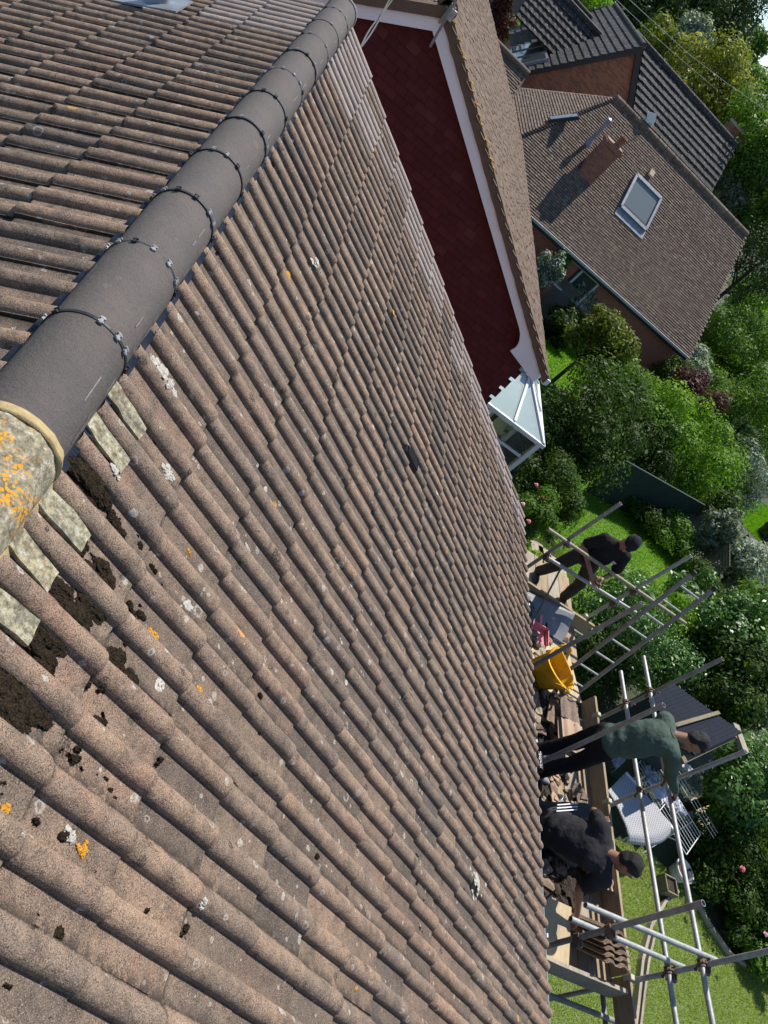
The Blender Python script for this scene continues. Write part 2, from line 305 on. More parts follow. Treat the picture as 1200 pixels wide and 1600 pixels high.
def tile_mesh(name, wd, seed, m, fine=True, chip=False, gtop=True):
    P = prof(wd, seed, fine); rs = random.Random(seed); n = len(P); V = []; F = []; gm = []; pm = []
    T = .0135; L = GA + .06; rows = [(-.06, 0), (.005, 0), (.010, 0), (.016, 0), (.10, 0), (.22, 0), (GA - .02, 0), (GA - .004, 0), (GA, -.003), (GA + .0005, -.017)] if fine else [(-.06, 0), (GA - .004, 0), (GA, -.003), (GA, -.018)]
    for v, dz in rows:
        for i, (a, h) in enumerate(P):
            base = T * (v / GA)
            j = noise.noise(Vector((a * 14, v * 9, seed * 5.3))) * .0022 + noise.noise(Vector((a * 50, v * 40, seed))) * .0008
            vv = v
            if v > GA - .03: vv = v + noise.noise(Vector((a * 22, seed * 7.7, 0))) * .004
            if chip and v > GA - .03 and a < .06: vv -= .02 * (1 - a / .06)
            hh = h * (.92 + .08 * max(0, v / GA) + .04 * noise.noise(Vector((seed, v * 8, a * 3)))) + j
            gm.append(max((.75 if v <= .006 else (.4 if v < .012 else 0)) if gtop else 0, .9 if (a > wd - .010 or a < .002) else 0)); pm.append(max(0, 1 - h / .012))  # darkens lap and side edges, painting the shadow gap plus lodged dirt
            V.append((a + noise.noise(Vector((v * 10, seed * 2.1, 3))) * .0015, vv, base + hh + dz if not (i in (0, n - 1)) else base + h + min(dz, 0)))
    for r in range(len(rows) - 1):
        for i in range(n - 1): a = r * n + i; F.append((a, a + 1, a + n + 1, a + n))
    me = new_mesh(name, V, F, [m], smooth=True); at = me.attributes.new('shade_grime', 'FLOAT', 'POINT'); at.data.foreach_set('value', gm); at = me.attributes.new('pan', 'FLOAT', 'POINT'); at.data.foreach_set('value', pm); me.set_sharp_from_angle(angle=.75); return me
def variants(m, wd, k0, g=True): return [tile_mesh('roof_tile', wd, k0 + i * 1.37, m, True, i == 4, g) for i in range(5)]
VT = {('o', 1): variants(m_tile, TW, 1), ('n', 1): variants(m_newglint, TW, 20), ('o', 0): variants(m_tile, .150, 40), ('n', 0): variants(m_newglint, .150, 60), ('O', 1): variants(m_tile, TW, 80, False), ('N', 1): variants(m_newglint, TW, 90, False), ('O', 0): variants(m_tile, .150, 100, False), ('N', 0): variants(m_newglint, .150, 110, False)}
cp = Vector((0, -.138, 1.452))
fwd = Vector(rz); rgt = Vector(rx); dwn = Vector(ry)
def inframe(p, mg=.06):
    d = p - cp; z = d.dot(fwd)
    if z < .1: return False
    u = d.dot(rgt) / z * 1170.44 / 1200; v = d.dot(dwn) / z * 1170.44 / 1600
    return abs(u) < .5 + mg and abs(v) < .5 + mg
places = []
for side, nc in (('main', 17), ('back', 15)):
    a, v, nn = SIDES[side]
    for i in range(nc):
        s0 = .50 + GA * (i - 1)
        cols = []
        if side == 'main':
            cols = [(XB + TW * k, 1) for k in range(-9, 21)] + [(XV, 0)]
        else:
            cols = [(XV - TW * (k + 1), 1) for k in range(0, 27)]
        for x, full in cols:
            new = (x > 5.55 - .0 and i == 0) or (x > 5.9 and i == 1) or (x > 6.15 and i in (2, 3, 4)) or (x > 6.35 and i < 9) or x > 6.62  # newer tiles by the verge, spread wider to paint the sun glint
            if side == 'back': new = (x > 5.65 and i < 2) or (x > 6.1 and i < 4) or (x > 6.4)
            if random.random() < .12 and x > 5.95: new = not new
            o = roofpt(side, x + random.uniform(-.0025, .0025), s0 + random.uniform(-.004, .004), random.uniform(-.001, .002))
            Q = Matrix((a, v, nn)).transposed() @ Matrix.Rotation(random.gauss(0, .006 if random.random() > .07 else .022), 3, 'Z') @ Matrix.Rotation(random.gauss(0, .004 if random.random() > .06 else .012), 3, 'X') @ Matrix.Rotation(random.gauss(0, .006), 3, 'Y')
            ctr = o + a * .15 + v * .16
            places.append(((ctr - cp).length + (0 if inframe(ctr, .1) else 100), Matrix.Translation(o) @ Q.to_4x4(), ('n' if new else 'o') if i else ('N' if new else 'O'), full))
places.sort(key=lambda t: t[0])
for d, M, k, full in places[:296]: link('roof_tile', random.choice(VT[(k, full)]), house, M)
def merge(name, items, parent, kind='stuff'):
    """join placed meshes into one; items: (mesh, matrix, matindex)"""
    V = []; F = []; att = []; fmi = []; mats = []
    cache = {}; ex = {}; e0 = []; e1 = []
    nv = 0; Vs = []; ls = []; lt = []; li = []
    for me, M, r in items:
        if me.name not in cache:
            v = np.empty(len(me.vertices) * 3, np.float32); me.vertices.foreach_get('co', v); ex[me.name] = []
            for an in ('shade_grime', 'pan'):
                q = np.zeros(len(me.vertices), np.float32)
                if an in me.attributes: me.attributes[an].data.foreach_get('value', q)
                ex[me.name].append(q)
            l = np.empty(len(me.loops), np.int32); me.loops.foreach_get('vertex_index', l); t = np.empty(len(me.polygons), np.int32); me.polygons.foreach_get('loop_total', t)
            cache[me.name] = (v.reshape(-1, 3), l, t)
        v, l, t = cache[me.name]; e0.append(ex[me.name][0]); e1.append(ex[me.name][1]); A = np.array(M, dtype=np.float32); Vs.append(v @ A[:3, :3].T + A[:3, 3]); li.append(l + nv); lt.append(t); nv += len(v); att.append(np.full(len(v), r, np.float32))
        m = me.materials[0]
        if m not in mats: mats.append(m)
        fmi.append(np.full(len(t), mats.index(m), np.int32))
    Vs = np.concatenate(Vs); li = np.concatenate(li); lt = np.concatenate(lt); fmi = np.concatenate(fmi); att = np.concatenate(att)
    me = bpy.data.meshes.new(name); me.vertices.add(len(Vs)); me.vertices.foreach_set('co', Vs.ravel()); me.loops.add(len(li)); me.loops.foreach_set('vertex_index', li)
    me.polygons.add(len(lt)); me.polygons.foreach_set('loop_start', np.concatenate([[0], np.cumsum(lt)[:-1]]).astype(np.int32)); me.polygons.foreach_set('loop_total', lt)
    for m in mats: me.materials.append(m)
    me.polygons.foreach_set('material_index', fmi); me.polygons.foreach_set('use_smooth', np.full(len(lt), name.startswith('roof'), dtype=bool))
    a = me.attributes.new('rnd', 'FLOAT', 'POINT'); a.data.foreach_set('value', att)
    for an, e in (('shade_grime', e0), ('pan', e1)): a = me.attributes.new(an, 'FLOAT', 'POINT'); a.data.foreach_set('value', np.concatenate(e))
    me.update(); me.validate()
    if me.materials and name.startswith('roof'): me.set_sharp_from_angle(angle=.75)
    o = link(name, me, parent)
    if kind: o['kind'] = kind
    return o
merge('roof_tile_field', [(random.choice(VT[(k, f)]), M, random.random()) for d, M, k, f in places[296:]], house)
# roof deck, walls, verge undercloak
b = B(); b.prism([(-1.9, y, -abs(y) * st / ct - .035) for y in (0, -4.72, 4.72)][0:1] + [(-1.9, -4.72, -4.72 * st / ct - .035), (-1.9, -4.72, -4.72 * st / ct - .10), (-1.9, 0, -.12), (-1.9, 4.72, -4.72 * st / ct - .10), (-1.9, 4.72, -4.72 * st / ct - .035)], (8.72, 0, 0)); b.obj('roof_deck', m_felt, house)
b = B(); b.prism([(6.45, -4.4, -7.2), (6.45, -4.4, -2.85), (6.45, 0, -.2), (6.45, 4.4, -2.85), (6.45, 4.4, -7.2)], (.2, 0, 0)); b.obj('gable_wall', m_brickY, house)
b = B(); b.box((2.3, -4.4, -5.05), (8.3, .22, 4.3)); b.box((2.3, 4.4, -5.05), (8.3, .22, 4.3)); b.obj('wall', m_brickX, house)
b = B(); b.box((2.4, -4.73, -2.95), (8.8, .02, .2)); b.box((2.4, -4.6, -3.045), (8.8, .28, .01)); b.obj('fascia', m_white, house)
# gutter: half-round channel with a pale lip, along the eave
V = []; F = []; gx = [-1.8, 6.88]; gc = Vector((0, -4.87, -2.945))
pr = [(.06 * math.cos(t), .06 * math.sin(t)) for t in np.linspace(math.pi, 2 * math.pi, 11)]
pr = pr + [(x * .94, z * .94 + .0) for x, z in reversed(pr)]
for x in gx:
    for y, z in pr: V.append((x, gc.y + y, gc.z + z))
n = len(pr); F = [(i, (i + 1) % n, n + (i + 1) % n, n + i) for i in range(n)] + [tuple(range(n)), tuple(range(2 * n - 1, n - 1, -1))]
me = new_mesh('gutter', V, F, [basic('gutter_grey', (.50, .52, .52), (.4, .41, .41), 3, .4, bst=0)]); gut = link('gutter', me, house)
for k in range(10):
    b = B(); x = -1.2 + k * .85; b.box((x, -4.87, -2.99), (.02, .15, .03)); b.box((x, -4.938, -2.945), (.03, .012, .03)); b.obj('gutter_bracket', m_white, gut)
# ridge: dry ridge tiles with unions, clips and pleated roll, then old lichen-covered ridge tiles
ZR, RR = -.045, .118
def arc_shell(x0, x1, r0, r1, zc, thick=.014, a0=-8, a1=188, n=24, nx=4, wob=0, seed=0):
    V = []; F = []; xs = [x0 + (x1 - x0) * i / nx for i in range(nx + 1)]
    for j, x in enumerate(xs):
        r = r0 + (r1 - r0) * j / nx
        for lay in (0, 1):
            for k in range(n + 1):
                t = R(a0 + (a1 - a0) * k / n); q = r - thick * lay + (wob * noise.noise(Vector((x * 9, t * 3, seed))) if wob else 0)
                V.append((x, -q * math.cos(t), zc + q * math.sin(t)))
    m = 2 * (n + 1)
    for j in range(nx):
        for k in range(n):
            a = j * m + k; F.append((a, a + 1, a + m + 1, a + m)); a += n + 1; F.append((a + 1, a, a + m, a + m + 1))
        for k in (0, n): a = j * m + k; F.append((a, a + m, a + m + n + 1, a + n + 1) if k == 0 else (a + m, a, a + n + 1, a + m + n + 1))
    for k in range(n):
        F.append((k + 1, k, k + n + 1, k + n + 2)); a = nx * m + k; F.append((a, a + 1, a + n + 2, a + n + 1))
    return V, F
RX = [1.335] + [1.77 + .46 * i for i in range(11)] + [6.84]
for i in range(len(RX) - 1):
    dz = random.uniform(-.005, .004); V, F = arc_shell(RX[i] + .003, RX[i + 1] - .003, RR + random.uniform(-.0025, .001), RR + .0025, ZR + dz, nx=3)
    me = new_mesh('ridge_tile', V, F, [m_ridge], smooth=True); me.set_sharp_from_angle(angle=.7); o = link('ridge_tile', me, house)
    rs = random.Random(i)
    for q in range(9):        # scuff streaks near the lower edge
        t = R(rs.choice([6, 9, 12, 14, 17, 20, 150, 165, 45])); x = rs.uniform(RX[i] + .05, RX[i + 1] - .14); ln = rs.uniform(.02, .12); wd = rs.uniform(.002, .005); rr = RR + .0022
        P = []
        for tt in (t, t + wd / rr): P += [(x, -rr * math.cos(tt), ZR + dz + rr * math.sin(tt)), (x + ln, -rr * math.cos(tt), ZR + dz + rr * math.sin(tt))]
        bb = B(); bb.add(P, [(0, 1, 3, 2)]); bb.obj('scuff_mark', m_scuff, o)
for i, x in enumerate(RX[1:-1]):
    V, F = arc_shell(x - .006, x + .006, RR + .006, RR + .006, ZR, .012, -4, 184, 24, 1); un = link('ridge_union', new_mesh('ridge_union', V, F, [m_black]), house)
    for t in (12, 38, 62, 88, 118, 145, 170):
        t += random.uniform(-4, 4)
        if random.random() < .15: continue
        c = Vector((x, -(RR + .009) * math.cos(R(t)), ZR + (RR + .009) * math.sin(R(t)))); q = Matrix.Rotation(R(90 - t), 3, 'X') @ Matrix.Identity(3)
        q = Matrix(((1, 0, 0), (0, math.sin(R(t)), -math.cos(R(t))), (0, math.cos(R(t)), math.sin(R(t)))))
        bb = B(); bb.box(c, (.030, .009, .006), q); bb.box(c + q @ Vector((-.009, 0, .001)), (.006, .017, .006), q); bb.box(c + q @ Vector((.009, 0, .001)), (.006, .017, .006), q); bb.obj('clip', m_clip if random.random() < .6 else m_black, un)
V, F = arc_shell(6.84, 6.868, RR + .006, RR + .006, ZR, .13, -10, 190, 24, 1); link('ridge_end_cap', new_mesh('ridge_end_cap', V, F, [m_black]), house)
V, F = arc_shell(6.868, 6.876, RR + .009, RR + .009, ZR, .012, -10, 190, 24, 1); link('ridge_end_trim', new_mesh('ridge_end_trim', V, F, [m_white]), house)
for sgn in (-1, 1):           # pleated ridge roll skirts dressed onto the tiles
    V = []; F = []; xs = np.arange(1.34, 6.83, .0055)
    for i, x in enumerate(xs):
        wv = .0028 * (1 if i % 2 else -1)
        roll = .5 + .5 * math.cos((x - .732) / .148 * 2 * math.pi)
        for y, z in ((.10, -.045), (.124, -.058 + .004 * roll), (.139, -.068 + .012 * roll)):
            V.append((x, sgn * y, z + wv))
    for i in range(len(xs) - 1):
        for k in range(2): a = i * 3 + k; F.append((a, a + 1, a + 4, a + 3))
    link('ridge_roll', new_mesh('ridge_roll', V, F, [m_roll]), house)
OX = [1.325, .87, .41, -.05, -.51, -.97, -1.43]
for i in range(len(OX) - 1):
    V, F = arc_shell(OX[i + 1] + .006, OX[i] - .006, .122, .124, -.05, .02, -12, 192, 28, 14, .006, i)
    link('old_ridge_tile', new_mesh('old_ridge_tile', V, F, [m_oldridge], smooth=True), house)
    V, F = arc_shell(OX[i] - .016, OX[i] + .016, .127 if i else .131, .125, -.05, .03, -16, 196, 30, 3, .010, i + 9); link('mortar_joint', new_mesh('mortar_joint', V, F, [m_mortar], smooth=True), house)
for sgn in (-1, 1):
    b = B(); xs = np.linspace(-1.5, 1.33, 90)
    V = [];
    for i, x in enumerate(xs):
        for y, z in ((.10, -.02), (.122, -.045), (.137, -.075), (.13, -.11)):
            q = noise.noise(Vector((x * 12, y * 30, sgn))) * .009; V.append((x, sgn * (y + q), z + q * .5))
    F = [(i * 4 + k, i * 4 + k + 1, i * 4 + k + 5, i * 4 + k + 4) for i in range(len(xs) - 1) for k in range(3)]
    link('mortar_bed', new_mesh('mortar_bed', V, F, [m_mortar if sgn < 0 else m_mortar]), house)
for k in range(-12, 6):       # slips of plain tile bedded in the pans below the old ridge
    for side, sg in (('main', 1), ('back', -1)):
        if side == 'main':
            x = .954 + .148 * k
            if x > 1.72 or k == 3: continue
            e = .275 + random.uniform(-.05, .025)
            a, v, nn = SIDES[side]; q = Matrix((a, v, nn)).transposed() @ Matrix.Rotation(random.gauss(0, .07), 3, 'Z') @ Matrix.Rotation(random.gauss(0, .05), 3, 'X')
            s0 = .10
            bm = bmesh.new(); bmesh.ops.create_cube(bm, size=1); bmesh.ops.subdivide_edges(bm, edges=bm.edges, cuts=4, use_grid_fill=True)
            for vt in bm.verts:
                cx = Vector((vt.co.x * random.uniform(.062, .066), vt.co.y * (e - s0), vt.co.z * .018)); cx += Vector((noise.noise(cx * 25 + Vector((k, 0, 0))), noise.noise(cx * 25 + Vector((0, k, 5))), noise.noise(cx * 30 + Vector((3, 0, k))))) * .006; vt.co = cx
            me = bpy.data.meshes.new('ridge_slip'); bm.to_mesh(me); bm.free(); me.materials.append(m_slip)
            link('ridge_slip', me, house, Matrix.Translation(roofpt(side, x + random.uniform(-.004, .004), (e + s0) / 2, .014)) @ q.to_4x4())
# moss
b = B(); kk = 0
def moss(x, s, r, el=1.3, h=.35):
    global kk
    for q in range(5 if r > .03 else 2):
        kk += 1; ox, os = random.gauss(0, r * .45), random.gauss(0, r * .45 * el); p = roofpt('main', x + ox, s + os, .004 + r * .1); rr = r * random.uniform(.5, .85)
        k0 = len(b.V); rr *= .85; b.blob((0, 0, 0), (rr, rr * el, rr * h + .003), 4 if rr > .018 else 3, .16, kk); a, v, nn = SIDES['main']; Q = Matrix((a, v, nn)).transposed()
        for i in range(k0, len(b.V)):
            c = Vector(b.V[i]); c += Vector((noise.noise(c * 240), noise.noise(c * 240 + Vector((9, 0, 0))), noise.noise(c * 240 + Vector((0, 9, 0))))) * .0035; b.V[i] = tuple(p + Q @ c)
for (x, s), r in (((0.838,0.326), .055), ((0.776,0.339), .05), ((0.956,0.360), .042), ((1.063,0.365), .05), ((1.158,0.406), .045), ((1.222,0.393), .04), ((1.094,0.319), .035), ((1.383,0.363), .032), ((1.409,0.189), .04), ((1.401,0.249), .035), ((1.611,0.251), .03), ((1.595,0.309), .025), ((1.661,0.173), .018),
                  ((0.919,0.573), .024), ((0.914,0.603), .018), ((1.079,0.568), .045), ((1.066,0.620), .035), ((1.241,0.558), .016), ((1.225,0.552), .014), ((0.442,0.648), .022), ((0.458,0.661), .018), ((0.490,0.713), .026), ((0.447,0.785), .018), ((0.450,0.911), .016), ((0.953,0.840), .012), ((1.067,1.190), .018), ((1.405,1.213), .012), ((0.633,0.970), .010), ((0.651,1.148), .012), ((1.108,1.790), .014), ((1.053,1.563), .012), ((1.085,2.360), .012), ((1.543,2.771), .012), ((1.373,2.896), .012), ((1.253,2.873), .014), ((1.520,3.930), .014), ((1.420,2.796), .011),
                  ((0.456,0.603), .012), ((0.461,0.690), .012), ((0.416,1.100), .02), ((0.458,1.175), .014), ((0.895,0.372), .03), ((0.846,0.279), .03), ((0.833,0.404), .04), ((0.753,0.375), .03), ((1.245,0.296), .03), ((1.006,0.319), .02), ((1.031,0.411), .025), ((1.509,0.238), .02), ((1.332,0.266), .03)):
    moss(x, s, r)
for q in range(260):
    k_ = random.randint(-5, 5); x = .954 + .148 * k_ + random.gauss(0, .022); s = random.choice([random.uniform(.14, .36), random.uniform(.2, .8)])
    if x > 1.45 or (x > .9 and s > .62): continue
    moss(x, s, random.choice([.004, .006, .009, .014]), 1.4, .45)
for q in range(170):
    x = XB + .148 * random.randint(-6, 26) + random.choice([-.082, -.004, -.045]) + random.gauss(0, .006); s = .5 + GA * random.randint(-1, 15) + random.choice([.012, .006, random.uniform(-.2, 0)])
    if x > 5.2 and random.random() < .7: continue
    moss(x, s, random.uniform(.004, .011) * (1.3 if x < 2 else 1), 1.6)
o = b.obj('moss', m_moss, house, smooth=True); o['kind'] = 'stuff'; me = o.data
def crust(name, spots, m):
    b = B(); q = 0
    for (x, s), rad in spots:
        for i in range(9):
            q += 1; rr = rad * random.uniform(.25, .6); p = roofpt('main', x + random.gauss(0, rad * .5), s + random.gauss(0, rad * .55), 0)
            u = (XB - p.x) % .148 - .040; lift = .0315 * (1 - min(1, (u / .0355) ** 2)) ** .45 if abs(u) < .0355 else 0
            ph = ((s - .50) % GA) / GA; a, v, nn = SIDES['main']; Q = Matrix((a, v, nn)).transposed(); k0 = len(b.V); b.blob((0, 0, 0), (rr, rr, .0035), 2, .5, q); c = p + nn * (lift + .0135 * ph + .0005)
            for j in range(k0, len(b.V)): b.V[j] = tuple(c + Q @ Vector(b.V[j]))
    o = b.obj(name, m, house); o['kind'] = 'stuff'
m_orl = basic('orange_crust', (.66, .34, .03), (.45, .20, .02), 120, .95, bst=.8, bd=.004); m_whl = basic('pale_crust', (.52, .50, .44), (.36, .34, .29), 90, .95, bst=.8, bd=.004)
crust('orange_lichen', (((0.656,0.689), .016), ((1.227,0.646), .014), ((0.628,0.443), .012), ((1.556,0.651), .010), ((2.120,0.976), .014), ((1.708,0.290), .009), ((4.745,1.558), .03), ((3.336,0.573), .02), ((1.226,0.902), .012), ((0.827,2.243), .010)), m_orl)
crust('pale_lichen', (((1.693,0.437), .022), ((1.774,3.640), .045), ((1.722,3.732), .04), ((1.398,0.728), .022), ((0.666,0.633), .016), ((1.979,0.236), .03), ((1.941,0.285), .025), ((3.679,0.674), .03), ((2.121,0.909), .022), ((1.818,0.901), .014), ((0.720,1.162), .013), ((2.547,2.518), .016), ((0.662,0.650), .012), ((1.495,0.262), .02)), m_whl)
# vent tile, soil pipe with lead flashing, black vent insert
x, s = (3.776,2.103); a, v, nn = SIDES['main']; Q = Matrix((a, v, nn)).transposed()
b = B(); b.box(roofpt('main', x, s, .03), (.07, .19, .035), Q)
for k in range(6): b.box(roofpt('main', x - .028 + .011 * k, s, .052), (.004, .17, .012), Q)
b.obj('vent_tile', m_navy, house)
x, s = (5.762,1.129); p = roofpt('back', x, s)
b = B(); b.tube(p + Vector((0, 0, -.05)), p + Vector((0, 0, .42)), .055, n=20, hollow=.1); pipe = b.obj('soil_pipe', m_lead, house, smooth=True)
b = B(); b.lathe(p + Vector((0, 0, .0)), [(.10, -.06), (.085, .06), (.06, .12), (.057, .2)], 20); Q2 = Matrix(SIDES['back']).transposed()
for i in range(7):
    for j in range(7): pass
b.box(p + SIDES['back'][2] * .045, (.38, .42, .012), Q2); b.obj('lead_flashing', m_lead, house, smooth=True)

# ------------------------------------------------------------------ plain tile fields
def tile_field(name, O, U, N, L, S_, gw, gh, m, inside=None, th=.012, tip=0, step=.018, profile=None, gap=.003, parent=None, bond=True, sag=0, hj=.003, keep=None, indiv=0, iname='tile'):
    """O eave corner, U along the eave, Vv up the slope; every tile a small tilted slab"""
    O = Vector(O); U = Vector(U).normalized(); N = Vector(N).normalized(); Vv = N.cross(U).normalized()
    prs = profile or [(0, 0), (1, 0)]
    out = []; att = []; F = []; items = []
    nr = int(S_ / gh) + 1; nc = int(L / gw) + 2; V = []
    for i in range(nr):
        for j in range(-1, nc):
            u0 = j * gw + (gw / 2 if (bond and i % 2) else 0); v0 = i * gh
            if inside and not inside(u0 + gw / 2, v0 + gh / 2): continue
            if not inside and (u0 < -.6 * gw or u0 + gw > L + .6 * gw): continue
            h = random.uniform(-hj, hj); sk = random.uniform(-.004, .004) * gw / .165; k = len(V); rr = random.random()
            m_ = len(prs)
            for pv, lift in ((0, step - th - .008), (0, step), (gh + .01, 0)):
                for (t, ph) in prs:
                    u = u0 + gap + t * (gw - 2 * gap); V.append(O + U * u + Vv * (v0 + pv + sk * (t - .5)) + N * (lift + ph + h * (1 if pv == 0 else .5)))
                    att.append(rr)
            F += [(k + q, k + q + 1, k + m_ + q + 1, k + m_ + q) for q in range(m_ - 1)] + [(k + m_ + q, k + m_ + q + 1, k + 2 * m_ + q + 1, k + 2 * m_ + q) for q in range(m_ - 1)]
    me = new_mesh(name, V, F, [m], attr=att); o = link(name, me, parent); o['kind'] = 'stuff'; return o

# ------------------------------------------------------------------ neighbour with dark tile-hung gable
XN = 10.5
nb = thing('gabled_house', 'next house with dark red tile-hung gable and white bargeboards', 'house', (14, -.9, -7.2))
YA, ZA = -.87, .06; YE, ZE = -5.30, -2.60; SLP = (ZA - ZE) / (YA - YE)
def nz(y): return ZA - abs(y - YA) * SLP
yw = 4.08
b = B(); b.prism([(XN + .03, YA - yw, -7.2), (XN + .03, YA - yw, nz(YA - yw) - .14), (XN + .03, YA, ZA - .14), (XN + .03, YA + yw, nz(YA - yw) - .14), (XN + .03, YA + yw, -7.2)], (.2, 0, 0)); b.obj('gable_wall', m_brickY, nb)
b = B(); b.box((XN + 6, YA - yw + .1, -5.0), (11.6, .2, 4.4)); b.box((XN + 6, YA + yw - .1, -5.0), (11.6, .2, 4.4)); b.obj('wall', m_brickX, nb)
hv = []
for vi in range(3):
    V = []; w2, hh = .1625, .155
    for (pv, lift) in ((0, .0), (0, .034), (.100, .014), (.109, .012), (hh, .004)):
        for t in (-.5, -.25, 0, .25, .5): V.append((t * w2, pv + (0 if pv else .004 * noise.noise(Vector((t * 3, vi * 4.1, 0)))) , lift + .0015 * math.cos(t * 6)))
    hv.append(new_mesh('hanging_tile', V, [(a + q, a + q + 1, a + q + 6, a + q + 5) for a in (0, 5, 10, 15) for q in range(4)], [m_hang])); at = hv[-1].attributes.new('shade_grime', 'FLOAT', 'POINT'); at.data.foreach_set('value', [0] * 10 + [0] * 5 + [1] * 10)  # band under the overlap darkened to paint its shadow gap
pl = []
HM = Matrix(((0, 0, -1), (-1, 0, 0), (0, 1, 0)))       # local x -> -Y, y -> Z, z -> -X
i = 0; z = -6.2
while z < ZA - .1:
    n_ = int(2 * yw / .165) + 1
    for j in range(n_ + 1):
        y = YA - yw + j * .165 + (.0825 if i % 2 else 0)
        if y > YA + yw or abs(y - YA) > yw + .02: continue
        if nz(y) - .12 < z + .06: continue
        p = Vector((XN + random.uniform(-.003, .003), y, z + random.uniform(-.003, .003)))
        M = Matrix.Translation(p) @ (HM @ Matrix.Rotation(random.gauss(0, .02), 3, 'X') @ Matrix.Rotation(random.gauss(0, .012), 3, 'Z')).to_4x4()
        vis = inframe(p, 0) and (-5.0 < y < .3) and z > -3.9 and z > -.17 + (y + .25) * .62 - .9 - (0 if y < 0 else 0)
        pl.append(((p - cp).length + (0 if vis else 100), M))
    i += 1; z += .112
pl.sort(key=lambda t: t[0])
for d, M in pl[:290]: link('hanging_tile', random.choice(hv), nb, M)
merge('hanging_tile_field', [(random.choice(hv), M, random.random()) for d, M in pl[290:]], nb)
XV2 = 10.28
def barge(s):
    def p(y, dz): return (XV2, y, nz(y) + dz)
    ye = YA + s * 4.30
    P = [p(YA, -.06), p(YA, -.30), p(YA + s * 3.50, -.27), p(YA + s * 3.57, -.285), p(YA + s * 3.63, -.32), p(YA + s * 3.67, -.37), p(YA + s * 3.68, -.43), p(YA + s * 3.66, -.53), (XV2, YA + s * 4.30, nz(YA + s * 4.30) - .30), p(ye, -.06)]
    b = B(); b.prism(P if s > 0 else P[::-1], (.03, 0, 0)); return b.obj('bargeboard', m_wpaint, nb, bev=.004)
for s in (-1, 1):
    barge(s)
    b = B(); b.prism([(XV2 + .03, YA, ZA - .075), (XV2 + .03, YA + s * 4.3, nz(YA + s * 4.3) - .075), (XV2 + .03, YA + s * 4.3, nz(YA + s * 4.3) - .09), (XV2 + .03, YA, ZA - .09)], (.3, 0, 0)); b.obj('soffit', m_wpaint, nb)
    Ux = Vector((1, 0, 0)) if s < 0 else Vector((-1, 0, 0)); N = Vector((0, s * SLP, 1)).normalized()
    O = (XV2 - .04, YE, ZE - .02) if s < 0 else (22.4, YA + 4.43, ZE - .02)
    tile_field('roof_tile_field', O, Ux, N, 12.1, 5.12, .17, .1, m_nroof, parent=nb, step=.02, hj=.006)
    b = B(); b.prism([(XV2, YA, ZA - .03), (XV2, YA + s * 4.43, nz(YA + s * 4.43) - .03), (XV2, YA + s * 4.43, nz(YA + s * 4.43) - .06), (XV2, YA, ZA - .06)], (12.1, 0, 0)); b.obj('roof_deck', m_felt, nb)
    # thick mortared verge
    V = []; n_ = 60
    for i in range(n_ + 1):
        y = YA + s * 4.42 * i / n_; q = noise.noise(Vector((y * 9, s, 0))) * .012
        for dx, dz in ((-.045 + q, -.13), (-.05 + q, .012), (.05, .022), (.05, -.13)): V.append((XV2 + dx, y, nz(y) + dz + q))
    F = [(a * 4 + k, a * 4 + (k + 1) % 4, a * 4 + 4 + (k + 1) % 4, a * 4 + 4 + k) for a in range(n_) for k in range(4)]
    link('verge_mortar', new_mesh('verge_mortar', V, F, [m_nroof]), nb)
b = B()
for i in range(14):
    y = YA - .15 - i * .11 + random.uniform(-.03, .03); b.blob((XV2 - .035, y, nz(y) + .012), (.022, .07 * random.uniform(.5, 1.3), .008), 3, .5, i)
o = b.obj('lichen', basic('orange_lichen', (.50, .30, .05), (.3, .2, .06), 40, .95), nb, smooth=True); o['kind'] = 'stuff'
b = B(); b.tube((XV2, YE - .02, ZE - .11), (22.3, YE - .02, ZE - .11), .05, n=12); b.box((XV2 + .01, YE - .02, ZE - .09), (.03, .13, .10)); b.obj('gutter', m_white, nb)
for i in range(26):
    b = B(); V, F = arc_shell(XV2 - .03 + .46 * i, XV2 + .42 + .46 * i, .12, .12, ZA - .03, .02, -8, 188, 12, 1); V = [(x, y + YA, z) for x, y, z in V]; link('ridge_tile', new_mesh('ridge_tile', V, F, [m_nroof], smooth=True), nb)
# aerial mast bracketed to the apex, and cables between the houses
am = thing('aerial_bracket', 'grey aerial mast stub clamped to the white bargeboard at the gable apex', 'aerial mount', (10.200,-0.928,-0.024))
b = B(); b.tube((10.100,-0.939,-0.345), (10.100,-0.865,0.226), .016, n=10, hollow=.2); b.obj('mast', m_galvw, am)
b = B(); b.beam((10.170,-0.871,-0.113), (10.170,-0.873,0.127), .03, .05); b.beam((10.200,-0.912,-0.118), (10.200,-0.922,0.114), .02, .04); b.obj('clamp_arm', m_galvw, am)
b = B(); b.box((10.180,-0.917,0.034), (.06, .10, .12)); b.obj('wall_plate', m_galv, am)
p0 = Vector((6.86, -.255, -.135)); p1 = Vector((10.250,-0.297,-0.213)); b = B()
for q in range(2):
    P = []
    for i in range(15):
        t = i / 14; p = p0.lerp(p1, t) + Vector((0, math.sin(t * 5 + q * 3) * .014, math.cos(t * 5 + q * 3) * .014 - .06 * math.sin(math.pi * t))); P.append(p)
    b.path(P, .008, 6)
tag(b.obj('cable', basic('grey_cable', (.09, .085, .08), (.06, .06, .055), 30, .6), None, smooth=True), 'twin grey cable slung from the ridge end across to the next gable', 'cable')

